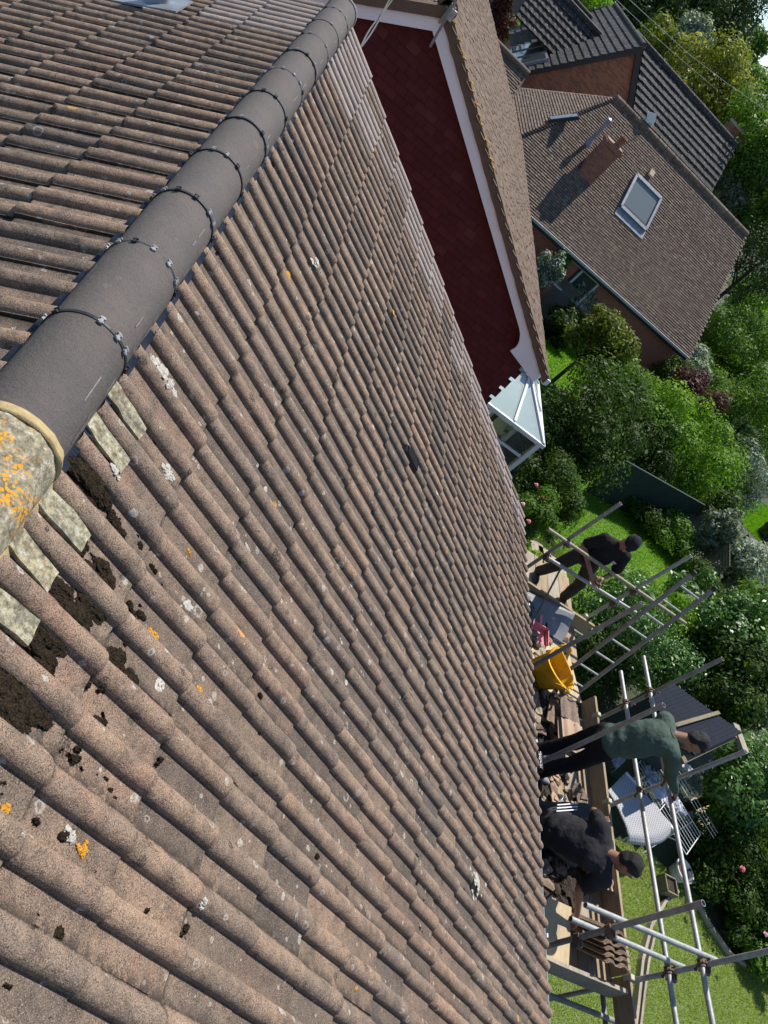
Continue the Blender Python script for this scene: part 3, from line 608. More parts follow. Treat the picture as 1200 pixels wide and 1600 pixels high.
# ------------------------------------------------------------------ conservatory
cv = thing('conservatory', 'small white conservatory with pale glass hipped roof behind the next house', 'conservatory', (14.2, -6.3, -7.2))
ze = -4.88; zr = -4.36; x0, x1, xr = 13.0, 15.4, 14.2; yh, yf, yr = -4.9, -7.78, -6.92
def bar(a, b_, name='roof_bar', w_=.07, h_=.06): q = B(); q.beam(a, b_, w_, h_); return q.obj(name, m_white, cv, bev=.006)
rp = [((x0, yh, ze), (xr, yh, zr)), ((x0, -5.85, ze), (xr, -5.85, zr)), ((x0, -6.92, ze), (xr, yr, zr)), ((x1, -5.85, ze), (xr, -5.85, zr)), ((x1, -6.92, ze), (xr, yr, zr)), ((x0, yf, ze), (xr, yr, zr)), ((x1, yf, ze), (xr, yr, zr)), ((xr, yf, ze), (xr, yr, zr))]
for a, b_ in rp: bar(a, b_)
for P in ([(x0, yh, ze), (x0, yr, ze), (xr, yr, zr), (xr, yh, zr)], [(x0, yr, ze), (x0, yf, ze), (xr, yr, zr)], [(x1, yh, ze), (x1, yr, ze), (xr, yr, zr), (xr, yh, zr)], [(x1, yr, ze), (x1, yf, ze), (xr, yr, zr)], [(x0, yf, ze), (xr, yf, ze), (xr, yr, zr)], [(xr, yf, ze), (x1, yf, ze), (xr, yr, zr)]):
    b = B(); b.prism(P, (0, 0, -.016)); b.obj('glass_pane', m_cglass, cv)
b = B(); b.box((xr, (yh + yr) / 2, zr + .05), (.16, yh - yr, .10)); b.obj('ridge_box', m_white, cv, bev=.01)
b = B(); b.box((xr, yr - .02, zr + .08), (.26, .30, .22)); b.obj('ridge_end', m_white, cv, bev=.03)
for a, b_ in (((x0, yh, ze - .05), (x0, yf - .05, ze - .05)), ((x0 - .05, yf, ze - .05), (x1 + .05, yf, ze - .05)), ((x1, yh, ze - .05), (x1, yf - .05, ze - .05))): bar(a, b_, 'gutter', .13, .09)
for y in (-5.0, -6.35, -7.72): bar((x0, y, -7.2), (x0, y, ze - .1), 'post', .11, .11)
for x in (14.2, 15.4): bar((x, -7.72, -7.2), (x, -7.72, ze - .1), 'post', .09, .09)
for y in (-5.0, -7.72): bar((15.4, y, -7.2), (15.4, y, ze - .1), 'post', .09, .09)
for z in (-5.45, -6.35): bar((x0, -5.0, z), (x0, -7.7, z), 'transom', .06, .06)
for ya, yb in ((-5.06, -6.29), (-6.41, -7.66)):
    for za, zb in ((-5.42, -5.02), (-6.32, -5.48)): b = B(); b.box((x0, (ya + yb) / 2, (za + zb) / 2), (.015, abs(ya - yb), zb - za)); b.obj('glass_pane', m_clear, cv)
b = B(); b.box((x0, -6.35, -6.8), (.1, 2.7, .8)); b.box((14.2, -7.72, -6.8), (2.4, .1, .8)); b.obj('dwarf_wall', m_white, cv)
b = B(); b.box((14.2, -6.3, -7.15), (2.4, 2.8, .05)); b.obj('floor', m_stone, cv)

# ------------------------------------------------------------------ ground
b = B(); me = new_mesh('ground', [(-400, -500, -7.2), (900, -500, -7.2), (900, 400, -7.2), (-400, 400, -7.2)], [(0, 1, 2, 3)], [m_ground]); tag(link('ground', me), kind='structure')
def patch(name, pts, m, z=.006):
    me = new_mesh(name, [(x, y, -7.2 + z) for x, y, *_ in pts], [tuple(range(len(pts)))], [m]); return tag(link(name, me), kind='structure')
def blades(name, pts, n, m, h=.05, wd=.007):
    P = np.array([(p[0], p[1]) for p in pts]); lo, hi = P.min(0), P.max(0); q = rng.uniform(lo, hi, (n * 3, 2))
    ins = np.zeros(len(q), bool); j = len(P) - 1
    for i in range(len(P)):
        c = ((P[i, 1] > q[:, 1]) != (P[j, 1] > q[:, 1])); ins ^= c & (q[:, 0] < (P[j, 0] - P[i, 0]) * (q[:, 1] - P[i, 1]) / (P[j, 1] - P[i, 1] + 1e-9) + P[i, 0]); j = i
    q = q[ins][:n]; k = len(q); a = rng.uniform(0, 6.283, k); hh = h * rng.uniform(.5, 1.3, k); V = np.empty((k, 3, 3), np.float32)
    base = np.c_[q, np.full(k, -7.195)]; d = np.c_[np.cos(a), np.sin(a), np.zeros(k)] * wd; lean = np.c_[rng.normal(0, .5, (k, 2)) * hh[:, None], hh]
    V[:, 0] = base - d; V[:, 1] = base + d; V[:, 2] = base + lean
    o = link(name, quads_mesh(name, V.reshape(-1, 3), 3, m, np.repeat(rng.random(k), 3))); return tag(o, kind='stuff')
L1 = [(18.143,-10.899,-7.200), (19.929,-14.050,-7.200), (19.728,-17.960,-7.200), (15.212,-16.685,-7.200), (11.552,-12.265,-7.200), (10.707,-10.440,-7.200), (12.387,-9.125,-7.200)]
patch('lawn', L1, m_turf); 
L2 = [(2.528,-8.322,-7.200), (4.227,-8.845,-7.200), (6.472,-11.025,-7.200), (6.625,-12.484,-7.200), (6.251,-13.907,-7.200), (5.864,-14.169,-7.200), (5.424,-14.596,-7.200), (5.227,-15.514,-7.200), (5.322,-17.720,-7.200), (3.210,-16.691,-7.200), (1.184,-9.849,-7.200)]
patch('lawn', L2, m_turf2)
L3 = [(24.430,-11.130,-7.200), (26.393,-13.220,-7.200), (24.279,-13.802,-7.200), (20.582,-11.705,-7.200), (20.739,-10.403,-7.200)]
patch('lawn', L3, m_turf)
L4 = [(22.951,-21.353,-7.200), (25.798,-24.027,-7.200), (26.723,-26.342,-7.200), (22.484,-23.237,-7.200)]
patch('lawn', L4, m_turf)
blades('lawn_grass', L1, 60000, m_blade, .06, .009); blades('lawn_grass', L2, 90000, m_blade2, .045, .006); blades('lawn_grass', L3, 9000, m_blade, .07, .014); blades('lawn_grass', L4, 9000, m_blade, .09, .016)
patch('patio', [(12.828,-9.456,-7.200), (13.922,-10.524,-7.200), (13.027,-11.348,-7.200), (11.489,-10.833,-7.200), (10.434,-9.058,-7.200)], m_soil, .008)
pv = B()
for q, (u, v) in enumerate(((13.006,-9.960,-7.200)[:2], (12.967,-10.219,-7.200)[:2], (12.882,-10.476,-7.200)[:2], (12.774,-10.732,-7.200)[:2], (12.509,-10.075,-7.200)[:2], (12.345,-10.298,-7.200)[:2])):
    b = B(); b.box((u, v, -7.175), (.44, .44, .04), Matrix.Rotation(.1, 3, 'Z')); tag(b.obj('paving_stone', m_stone, None, bev=.01), kind='structure')
patch('gravel_path', [(8.024,-13.888,-7.200), (8.519,-14.537,-7.200), (8.530,-15.215,-7.200), (8.109,-15.178,-7.200), (7.152,-14.202,-7.200), (7.342,-13.809,-7.200)], basic('sandy_path', (.46, .36, .22), (.38, .3, .18), 12, .95, bst=.4, bd=.01), .012)
def edging(label, pts, wd, ht):
    b = B()
    for a, c in zip(pts[:-1], pts[1:]): b.beam((a[0], a[1], -7.2 + ht / 2), (c[0], c[1], -7.2 + ht / 2), wd, ht)
    tag(b.obj('border_edging', m_boardg, None, bev=.006), label, 'edging')
edging('timber border edging curving up to the wooden planter', [(3.194,-11.220,-7.100), (3.842,-11.496,-7.100), (4.551,-11.768,-7.100), (5.207,-12.158,-7.100), (5.761,-12.688,-7.100), (6.084,-13.147,-7.100)], .06, .12)
edging('second pale timber edging just beside the curved one on the lawn', [(3.226,-11.373,-7.100), (3.974,-11.681,-7.100), (4.545,-11.929,-7.100), (5.072,-12.227,-7.100)], .05, .10)
edging('grey edging along the dark flower bed at the far side of the pale lawn', [(6.037,-13.741,-7.100), (5.709,-14.015,-7.100), (5.373,-14.472,-7.100), (5.264,-15.380,-7.100), (5.333,-16.890,-7.100)], .06, .12)

# ------------------------------------------------------------------ bungalow
bw = thing('bungalow', 'brick bungalow with brown plain tile roof, roof window and tall chimney', 'house', (30.5, -11, -7.2))
BA = Vector((.0348995, -.9993908, 0)); BBv = Vector((-.9993908, -.0348995, 0)); BE = Vector((26.28, -16.63, -4.74)); BR = Vector((30.68, -16.48, -.96))
sv = (BR - BE); bn = BA.cross(BR - BE); bn = bn if bn.z > 0 else -bn; bn.normalize(); BL = 11.45; BS = sv.length
RL = 7.75
tile_field('roof_tile_field', BE - BA * BL, BA, bn, BL, BS, .165, .1, m_plain, lambda u, v: -.1 < u < BL + .1 and v < BS and u > v / BS * (BL - RL) , parent=bw, step=.03, hj=.004, th=.016)
hipe = BE - BA * BL; rend = BR - BA * RL; far = rend + (rend - (hipe + BA * (BL - RL))); far.z = BE.z
hu = -BBv; back = hipe + hu * 8.8
hn = (back - hipe).cross(rend - hipe).normalized(); hn = hn if hn.z > 0 else -hn
HLn = 8.8; HSl = ((rend - (hipe + back) / 2)).length
tile_field('roof_tile_field', back, -hu, hn, HLn, HSl, .165, .1, m_plain, lambda u, v: v < HSl and v / HSl * 4.4 < u < HLn - v / HSl * 4.4, parent=bw, step=.03, hj=.004, th=.016)
b = B(); BK = BE + hu * 8.8; bk2 = back
b.add([BE - bn * .02, hipe - bn * .02, rend - bn * .02, BR - bn * .02, BK, bk2], [(0, 1, 2, 3), (1, 5, 2), (3, 2, 5, 4), (0, 3, 4), (0, 4, 5, 1)]); b.obj('roof_deck', m_plain, bw)
for i in range(17):
    p = BR - BA * (.46 * i); q = BR - BA * (.46 * (i + 1) - .02); b = B(); b.tube(p + Vector((0, 0, .0)), q, .13, n=12); b.obj('ridge_tile', m_plain, bw, smooth=True)
b = B(); hl = (hipe - rend); nst = 52
for i in range(nst):
    p = rend + hl * (i / nst); d = hl.normalized(); b.box(p + Vector((0, 0, .035)), (.12, .16, .03), Matrix.Rotation(R(50), 3, 'Z') @ Matrix.Rotation(R(25), 3, 'Y'))
o = b.obj('hip_tile_row', m_plain, bw); o['kind'] = 'stuff'
b = B(); fw = BE - BBv * .35; bwal = fw - BA * (BL - .3); cc = (fw + bwal) / 2
b.prism([Vector((fw.x, fw.y + .3, -7.2)), Vector((bwal.x, bwal.y, -7.2)), Vector((bwal.x + 8.1, bwal.y, -7.2)), Vector((fw.x + 8.1, fw.y + .3, -7.2))], (0, 0, 2.42)); b.obj('wall', m_brickY, bw)
b = B(); b.prism([Vector((fw.x, fw.y + .3, -4.79)), Vector((fw.x + 8.1, fw.y + .3, -4.79)), Vector((fw.x + 4.05, fw.y + .3, -1.2))], (0, .2, 0)); b.obj('gable_wall', m_brickX, bw)
b = B(); b.beam(BE + BBv * .05 - Vector((0, 0, .06)), hipe + BBv * .05 - Vector((0, 0, .06)), .11, .09); b.obj('gutter', basic('bung_gutter', (.42, .44, .42), (.3, .32, .3), 3, .5), bw)
b = B(); b.beam(BE + BBv * .0 - Vector((0, 0, .15)), hipe - Vector((0, 0, .15)), .02, .16); b.obj('fascia', m_navy, bw)
# window on the near wall
wl = (26.450,-10.436,-4.897); wr = (26.450,-11.647,-4.867); zc = -5.55; yc = (wl[1] + wr[1]) / 2; wx = bwal.x + (fw.x - bwal.x) * ((yc - bwal.y) / (fw.y - bwal.y)) - .01
wn = B(); wn.box((wx, yc, zc + .52), (.1, 1.7, .08)); wn.box((wx, yc, zc - .52), (.12, 1.75, .08))
for dy in (-.82, 0, .82): wn.box((wx, yc + dy, zc), (.1, .08, .98))
wf = wn.obj('window', m_white, bw)
for dy in (-.41, .41): b = B(); b.box((wx + .02, yc + dy, zc), (.02, .74, .96)); b.obj('pane', m_glass, wf)
# chimney
cb = Vector((27.858,-9.156,-3.163)); b = B(); b.box(cb + Vector((.28, .0, .35)), (.5, .68, 1.9)); m_dkbrick = brickm('sooty_brick', (.42, .13, .075), (.24, .085, .055), (.28, .2, .16)); ch = b.obj('chimney', m_dkbrick, bw)
b = B(); b.box(cb + Vector((.28, 0, 1.32)), (.60, .78, .14)); b.box(cb + Vector((.28, 0, 1.41)), (.52, .70, .06)); b.obj('chimney_cap', m_dkbrick, ch)
b = B(); b.lathe(cb + Vector((.28, -.1, 1.43)), [(.13, 0), (.12, .28), (.15, .3), (.15, .34), (.1, .34), (.1, .05)], 16); b.obj('chimney_pot', m_terra, ch, smooth=True)
b = B(); b.box(cb + bn * .03 + Vector((-.07, 0, -.12)), (.3, .95, .03), Matrix.Rotation(-math.asin(sv.normalized().z), 3, 'Y')); b.obj('apron_flashing', m_lead, ch)
fb = Vector((28.823,-8.639,-2.318)); b = B(); b.tube(fb - Vector((0, 0, .1)), fb + Vector((0, 0, .8)), .07, n=14); b.lathe(fb + Vector((0, 0, .78)), [(.07, 0), (.11, .02), (.11, .14), (.0, .2)], 14); b.obj('flue', m_lead, bw, smooth=True)
b = B(); b.lathe(fb, [(.2, -.14), (.12, .05), (.08, .14)], 14); b.obj('flue_collar', m_lead, bw, smooth=True)
# roof window
vc = [Vector((29.132,-10.917,-2.121)), Vector((29.213,-12.341,-2.095)), Vector((28.102,-12.136,-3.042)), Vector((28.163,-10.845,-2.951))]
ctrv = sum(vc, Vector()) / 4; uu = BA; vv = sv.normalized(); wdt = 1.35; hgt = 1.42; Q = Matrix((uu, vv, bn)).transposed()
b = B()
for du, dv, a, c in ((0, hgt / 2, wdt, .12), (0, -hgt / 2, wdt, .12), (-wdt / 2, 0, .1, hgt), (wdt / 2, 0, .1, hgt)): b.box(ctrv + uu * du + vv * dv + bn * .07, (a, c, .12), Q)
rw = b.obj('roof_window', m_lead, bw)
b = B(); b.box(ctrv + bn * .06, (wdt - .1, hgt - .1, .03), Q); b.obj('pane', m_velux, rw)
b = B(); b.box(ctrv - vv * (hgt / 2 - .1) + bn * .10, (wdt - .1, .08, .04), Q); b.obj('sash_bar', m_navy, rw)
b = B(); b.box(ctrv - vv * (hgt / 2 + .22) + bn * .04, (wdt + .15, .32, .02), Q); b.obj('apron_flashing', m_lead, rw)
p = Vector((29.551,-11.369,-1.775)); b = B(); b.prism([p + uu * -.1 + vv * .12 + bn * .04, p + uu * .1 + vv * .12 + bn * .04, p + uu * .1 - vv * .12 + bn * .04, p + uu * -.1 - vv * .12 + bn * .04], bn * .1); b.obj('roof_vent', basic('buff_vent', (.55, .42, .3), (.48, .36, .25), 5, .8), bw)
# small roof light on the hip end
hv_ = hn.cross(-hu).normalized(); p = back - hu * (HLn * .55) + hv_ * 2.2; Qh = Matrix((-hu, hv_, hn)).transposed()
p = Vector((28.6, -7.55, -2.55)); t_ = (hipe - p).dot(hn); p = p + hn * t_
b = B(); b.box(p + hn * .06, (.34, 1.0, .1), Qh); sk = b.obj('roof_light', m_navy, bw); b = B(); b.box(p + hn * .125, (.27, .9, .02), Qh); b.obj('pane', m_lead, sk)
# lower rear wing with its own ridge along Y
wg = [(29.2, -5.6, -2.35), (29.6, -2.0, -2.30)]
N_ = Vector((-.62, 0, .78)); tile_field('roof_tile_field', (26.9, -1.0, -4.3), BA, Vector((-.65, 0, .76)), 4.6, 3.0, .165, .1, m_plain, parent=bw, step=.028, hj=.004)
b = B(); b.prism([(26.9, -1, -4.32), (29.25, -1, -2.32), (31.6, -1, -4.32)], (.16, -4.6, 0)); b.obj('rear_wing_roof', m_plain, bw)
b = B(); b.tube((29.25, -.9, -2.28), (29.4, -5.6, -2.28), .12, n=10); b.obj('ridge_tile', m_nroof, bw, smooth=True)
b = B(); b.box((29.4, -3.2, -5.75), (4.2, 4.4, 2.9)); b.obj('wing_wall', m_brickY, bw)
# aerial on the ridge
p = BR - BA * 6.6; da = thing('dish_aerial', 'small white aerial panel on a thin mast at the bungalow ridge', 'aerial', p)
tp = Vector((30.600,-10.166,-0.666)); b = B(); b.tube(p - Vector((0, 0, .1)), tp, .018, n=8); b.obj('mast', m_galvw, da)
b = B(); b.add([tp + Vector(v) for v in ((-.05, .2, .12), (-.05, -.02, -.12), (-.05, -.32, -.02), (-.05, -.12, .28), (.02, .18, .12), (.02, -.02, -.1), (.02, -.3, -.02), (.02, -.12, .26))], [(0, 1, 2, 3), (7, 6, 5, 4), (0, 4, 5, 1), (1, 5, 6, 2), (2, 6, 7, 3), (3, 7, 4, 0)]); b.obj('reflector', m_white, da)

# ------------------------------------------------------------------ dark-roofed house behind
dh = thing('dark_roofed_house', 'two storey orange brick house with dark grey tiled roofs and dark bargeboards', 'house', (39, -11, -7.2))
GX = 36.0; AY, AZ = -9.61, .54; EYL, EZL = -6.49, -3.26; sp = (AZ - EZL) / (EYL - AY)
b = B(); b.prism([(GX, AY + 3.0, -7.2), (GX, AY + 3.0, AZ - 3.0 * sp), (GX, AY, AZ - .06), (GX, AY - 3.0, AZ - 3.0 * sp), (GX, AY - 3.0, -7.2)], (9, 0, 0)); b.obj('gable_wall', m_brickO, dh)
for s in (1, -1):
    b = B(); b.prism([(GX - .22, AY, AZ + .02), (GX - .22, AY + s * 3.25, AZ - 3.25 * sp + .02), (GX - .22, AY + s * 3.25, AZ - 3.25 * sp - .26), (GX - .22, AY, AZ - .38)], (.2, 0, 0)); b.obj('bargeboard', m_navy, dh)
wv = [(i / 8, .014 * math.sin(i / 8 * 2 * math.pi)) for i in range(9)]
N1 = Vector((0, sp, 1)).normalized(); tile_field('roof_tile_field', (GX + 9.2, AY + 3.3, AZ - 3.3 * sp + .03), (-1, 0, 0), N1, 9.45, 5.0, .30, .32, m_dark, parent=dh, step=.05, profile=[(0, 0), (.5, .01), (1, 0)], bond=False, hj=.006, th=.03)
N2 = Vector((0, -sp, 1)).normalized(); tile_field('roof_tile_field', (GX - .25, AY - 3.3, AZ - 3.3 * sp + .03), (1, 0, 0), N2, 9.45, 5.0, .30, .32, m_dark, parent=dh, step=.05, profile=[(0, 0), (.5, .01), (1, 0)], bond=False, hj=.006, th=.03)
for i in range(20): b = B(); b.tube((GX - .25 + .46 * i, AY, AZ + .02), (GX + .19 + .46 * i, AY, AZ + .02), .12, n=10); b.obj('ridge_tile', m_dark, dh, smooth=True)
MX = 40.0; NM = Vector((-.68, 0, .73)).normalized()
tile_field('roof_tile_field', (MX - 4.0, -10.2, AZ - 4.0 * .93), (0, -1, 0), NM, 7.1, 5.4, .30, .33, m_dark, parent=dh, step=.06, profile=[(i / 4, .006 * math.sin(i / 4 * 2 * math.pi)) for i in range(5)], bond=False, hj=.010, th=.03)
b = B(); b.prism([(MX - 4.1, -10.2, AZ - 4.1 * .93 - .05), (MX, -10.2, AZ - .05), (MX + 4.1, -10.2, AZ - 4.1 * .93 - .05)], (0, -7.0, 0)); b.obj('roof_deck', m_felt, dh)
for i in range(16): b = B(); b.tube((MX, -10 - .46 * i, AZ + .02), (MX, -10.44 - .46 * i, AZ + .02), .12, n=10); b.obj('ridge_tile', m_dark, dh, smooth=True)
b = B(); b.box((MX, -13.6, -5.2), (7.4, 6.6, 4.0)); b.obj('wall', m_brickY, dh)
cp2 = Vector((41.000,-17.394,0.511)); b = B(); b.box(cp2 + Vector((.2, 0, -.6)), (.8, 1.0, 2.2)); c2 = b.obj('chimney', m_brickO, dh); b = B(); b.box(cp2 + Vector((.2, 0, .55)), (.9, 1.1, .12)); b.obj('chimney_cap', m_stone, c2); b = B(); b.box(cp2 + Vector((-.2, .1, -.95)), (.5, 1.1, .25)); b.obj('flashing', m_lead, c2)
# dormers on the +Y slope of the wing: two stepped gabled roofs and a row of roof windows
def slope_pt(x, d, h=0): return Vector((x, AY + d, AZ - d * sp)) + N1 * h
for k, (x, hw, dr) in enumerate(((39.2, 1.55, .85), (43.0, 1.4, .85))):
    zr_ = AZ - dr * sp; ln = 3.6
    P0 = Vector((x, AY + dr, zr_))
    for s in (-1, 1):
        U = Vector((0, 1, 0)) if s > 0 else Vector((0, -1, 0)); N = Vector((s * .72, 0, .69)).normalized()
        O = Vector((x + s * hw, AY + dr if s > 0 else AY + dr + ln, zr_ - hw * 1.043)); tile_field('dormer_tile_field', O, U, N, ln, hw * 1.445, .3, .3, m_dark, parent=dh, step=.06, profile=wv, bond=False, hj=.006, th=.03)
    b = B(); b.prism([P0 + Vector((0, 0, -.04)), P0 + Vector((hw, 0, -hw * 1.043 - .04)), P0 + Vector((-hw, 0, -hw * 1.043 - .04))], (0, ln, 0)); b.obj('dormer', m_dark, dh)
    b = B(); b.tube(P0 + Vector((0, -.2, .06)), P0 + Vector((0, ln, .06)), .11, n=10); b.obj('dormer_ridge', m_dark, dh, smooth=True)
for k in range(3):
    c = slope_pt(36.9 + k * 1.25, 2.95, .12); Q = Matrix((Vector((1, 0, 0)), N1.cross(Vector((1, 0, 0))).normalized(), N1)).transposed()
    b = B(); b.box(c, (1.0, 1.9, .14), Q); f_ = b.obj('roof_window', m_lead, dh); b = B(); b.box(c + N1 * .08, (.85, 1.7, .02), Q); b.obj('pane', m_glass, f_)
b = B(); b.box((38, AY + 4.1, -4.6), (5, 1.6, .1), Matrix.Rotation(R(-30), 3, 'X')); b.obj('porch_roof', m_dark, dh)

# ------------------------------------------------------------------ scaffold
ZD, YI, YO = -3.66, -5.42, -6.65; ZT = -1.84
m_boardt = basic('tarnished_tube', (.36, .30, .23), (.24, .2, .15), 14, .65, .2, bst=.06)
sc = thing('scaffold', 'galvanised tube scaffold with timber boards along the eave', 'scaffold', (4.5, -6.0, -7.2))
TR = .0242
def std(x, y, z0, z1, m=m_galv): b = B(); b.tube((x, y, z0), (x, y, z1), TR, n=16, hollow=.18); return b.obj('standard', m, sc, smooth=True)
for x, z1 in ((2.40, -.9), (4.10, -1.82), (5.18, -1.79), (6.74, -1.82)): std(x, YO, -7.2, z1, m_galvw if x in (5.18,) else m_galv)
for x, z1 in ((2.34, -1.83), (4.03, -1.83), (5.24, -1.84), (6.79, -1.86)): std(x, YI, -7.2, z1, m_galvw)
std(.6, YO, -7.2, -1.9); std(.5, YI, -7.2, -3.72)
def rail(a, b_, name='guard_rail', m=m_galv): b = B(); b.tube(a, b_, TR, n=16, hollow=.18); return b.obj(name, m, sc, smooth=True)
rail((-.6, YO + .05, -3.045), (5.62, YO + .05, -3.045)); rail((-.8, YO + .05, -2.70), (5.66, YO + .05, -2.70))
rail((2.47, -5.36, -3.05), (2.46, YO - .12, -2.99), 'end_rail'); rail((2.46, -5.19, -2.74), (2.46, YO - .12, -2.655), 'end_rail')
rail((6.72, -5.06, -2.68), (6.72, -7.62, -2.64), 'end_rail', m_boardt); rail((6.72, -5.40, -3.03), (6.72, -7.0, -2.95), 'end_rail')
for x in (-.3, 2.12, 2.34, 4.15, 5.25, 6.7): rail((x, -4.62, ZD - .09), (x, YO - .28, ZD - .09), 'transom', m_galvw)
for y in (YI + .05, YO + .05): rail((-1.5, y, ZD - .14), (7.6, y, ZD - .14), 'ledger', m_galvw)
rail((.2, -5.0, -5.3), (2.9, -6.1, -5.3), 'brace', m_galvw); rail((-.8, YI + .05, -5.5), (7.2, YI + .05, -5.5), 'ledger', m_galvw); rail((-.8, YO + .05, -5.5), (7.2, YO + .05, -5.5), 'ledger', m_galvw)
for x in (.5, 2.38, 4.06): rail((x - .05, -4.6, -5.42), (x - .05, YO - .2, -5.42), 'transom', m_galvw)
# deck: five boards wide, two lengths, missing near the ladder
for j in range(5):
    y = YI - .13 - j * .233
    for x0_, x1_ in ((2.30, 3.9), (3.91, 5.5 if j < 4 else 5.2), (5.51 if j < 4 else 6.0, 7.55)):
        b = B(); b.box(((x0_ + x1_) / 2, y + random.uniform(-.004, .004), ZD - .019 + random.uniform(-.003, .003)), (x1_ - x0_ - .01, .225, .038)); b.obj('deck_board', m_boardg if j % 2 else m_board, sc, bev=.004)
for x0_, x1_ in ((-1.6, 2.42), (2.44, 4.85), (4.87, 5.44)):
    b = B(); b.box(((x0_ + x1_) / 2, YO + .075, ZD + .112), (x1_ - x0_, .036, .222)); b.obj('toe_board', m_board, sc, bev=.004)
b = B(); b.box((2.27, (YI - .02 + YO + .06) / 2 + .12, ZD + .112), (.038, 1.24, .222)); b.obj('toe_board', m_boardg, sc, bev=.004)
b = B(); b.box((6.63, (YI + YO) / 2 + .02, ZD + .112), (.038, 1.46, .222)); b.obj('toe_board', m_board, sc, bev=.004)
cm = []
def coupler_mesh():
    b = B(); b.tube((-.03, 0, 0), (.03, 0, 0), .034, n=10); b.tube((0, .054, -.03), (0, .054, .03), .034, n=10); b.box((0, .027, 0), (.05, .04, .05)); b.tube((.0, -.03, .035), (.0, .075, .05), .007, n=6); b.box((0, .09, .05), (.022, .018, .022)); b.tube((-.02, .02, -.04), (.03, .02, -.075), .007, n=6); b.box((.03, .02, -.08), (.022, .022, .016))
    return new_mesh('coupler', b.V, b.F, [m_rust])
cmesh = coupler_mesh()
for x in (.6, 2.40, 4.10, 5.18):
    for z in (-3.045, -2.70): link('coupler', cmesh, sc, Matrix.Translation((x, YO + .05, z)) @ Matrix.Rotation(math.pi, 4, 'Z'))
for x, y in ((2.34, YI), (2.40, YO), (6.76, YI), (6.74, YO)):
    for z in (-3.045, -2.70): link('coupler', cmesh, sc, Matrix.Translation((x - .05, y, z)) @ Matrix.Rotation(R(-90), 4, 'Z') @ Matrix.Rotation(R(random.uniform(-8, 8)), 4, 'X'))
m_clampw = basic('pale_clamp', (.50, .48, .36), (.38, .36, .27), 20, .7)
for x in (2.40, 4.10, 5.18, 6.70):
    b = B(); b.box((x, YO + .075, ZD + .2), (.05, .055, .10)); b.obj('toe_board_clip', m_clampw, sc, bev=.008)
# ladder
ld = thing('ladder', 'steel pole ladder leaning up through the platform gap beyond the yellow bucket', 'ladder', (5.2, -6.4, -7.2))
def ladp(t, y): return Vector((5.06 + .196 * t * 1.32, y, -7.1 + t * 1.32))
for y in (-6.30, -6.68):
    b = B(); T1 = 4.12; b.tube(ladp(0, y), ladp(T1, y), .026, n=12, hollow=.2); b.obj('stile', m_galvw, ld, smooth=True)
    b = B(); b.tube(ladp(T1 - .03, y), ladp(T1 + .012, y), .029, n=12); b.obj('end_cap', m_black, ld)
for k in range(20):
    t = .25 + k * .195; b = B(); b.tube(ladp(t, -6.31), ladp(t, -6.67), .014, n=8); b.obj('rung', m_galv, ld, smooth=True)

# ------------------------------------------------------------------ things on the platform
m_yel = basic('yellow_plastic', (.78, .42, .01), (.66, .34, .01), 6, .4, bst=.04, fine=(14, (.3, .19, .05), .45))
bk = thing('bucket', 'yellow flexible rubble bucket with two loop handles standing on the platform', 'bucket', (5.42, -5.72, ZD))
c = Vector((5.40, -5.70, ZD + .004)); tilt = Matrix.Rotation(R(15), 3, 'X') @ Matrix.Rotation(R(-8), 3, 'Y')
b = B(); b.lathe(c, [(0, .0), (.16, .0), (.17, .01), (.245, .38), (.262, .385), (.262, .40), (.236, .40), (.165, .03), (0, .025)], 36, tilt); V = []
for v in b.V:
    q = Vector(v) - c; k_ = max(0, q.z) / .4; a_ = math.atan2(q.y, q.x); q.x *= 1 - .16 * k_; q.y *= 1 + .12 * k_; f_ = 1 + k_ * (.05 * math.sin(2 * a_ + .6) + .035 * math.sin(3 * a_)); V.append(c + Vector((q.x * f_, q.y * f_, q.z + .03 * k_ * math.sin(2 * a_ + 1))))
b.V = V; b.obj('tub', m_yel, bk, smooth=True)
for s in (-1, 1):
    P = []
    for i in range(11):
        t = math.pi * i / 10; P.append(c + tilt @ Vector((s * (.25 + .04 * math.sin(t)), .095 * math.cos(t), .39 + .095 * math.sin(t))))
    b = B(); b.path(P, .014, 8); b.obj('handle', m_yel, bk, smooth=True)
b = B(); b.blob(c + tilt @ Vector((0, 0, .09)), (.18, .18, .07), 3, .3, 3); b.obj('rubble_inside', m_soil, bk)
m_newt = basic('buff_concrete', (.42, .30, .21), (.35, .245, .165), 6, .85, bst=.15, fine=(160, (.28, .2, .14), .5))
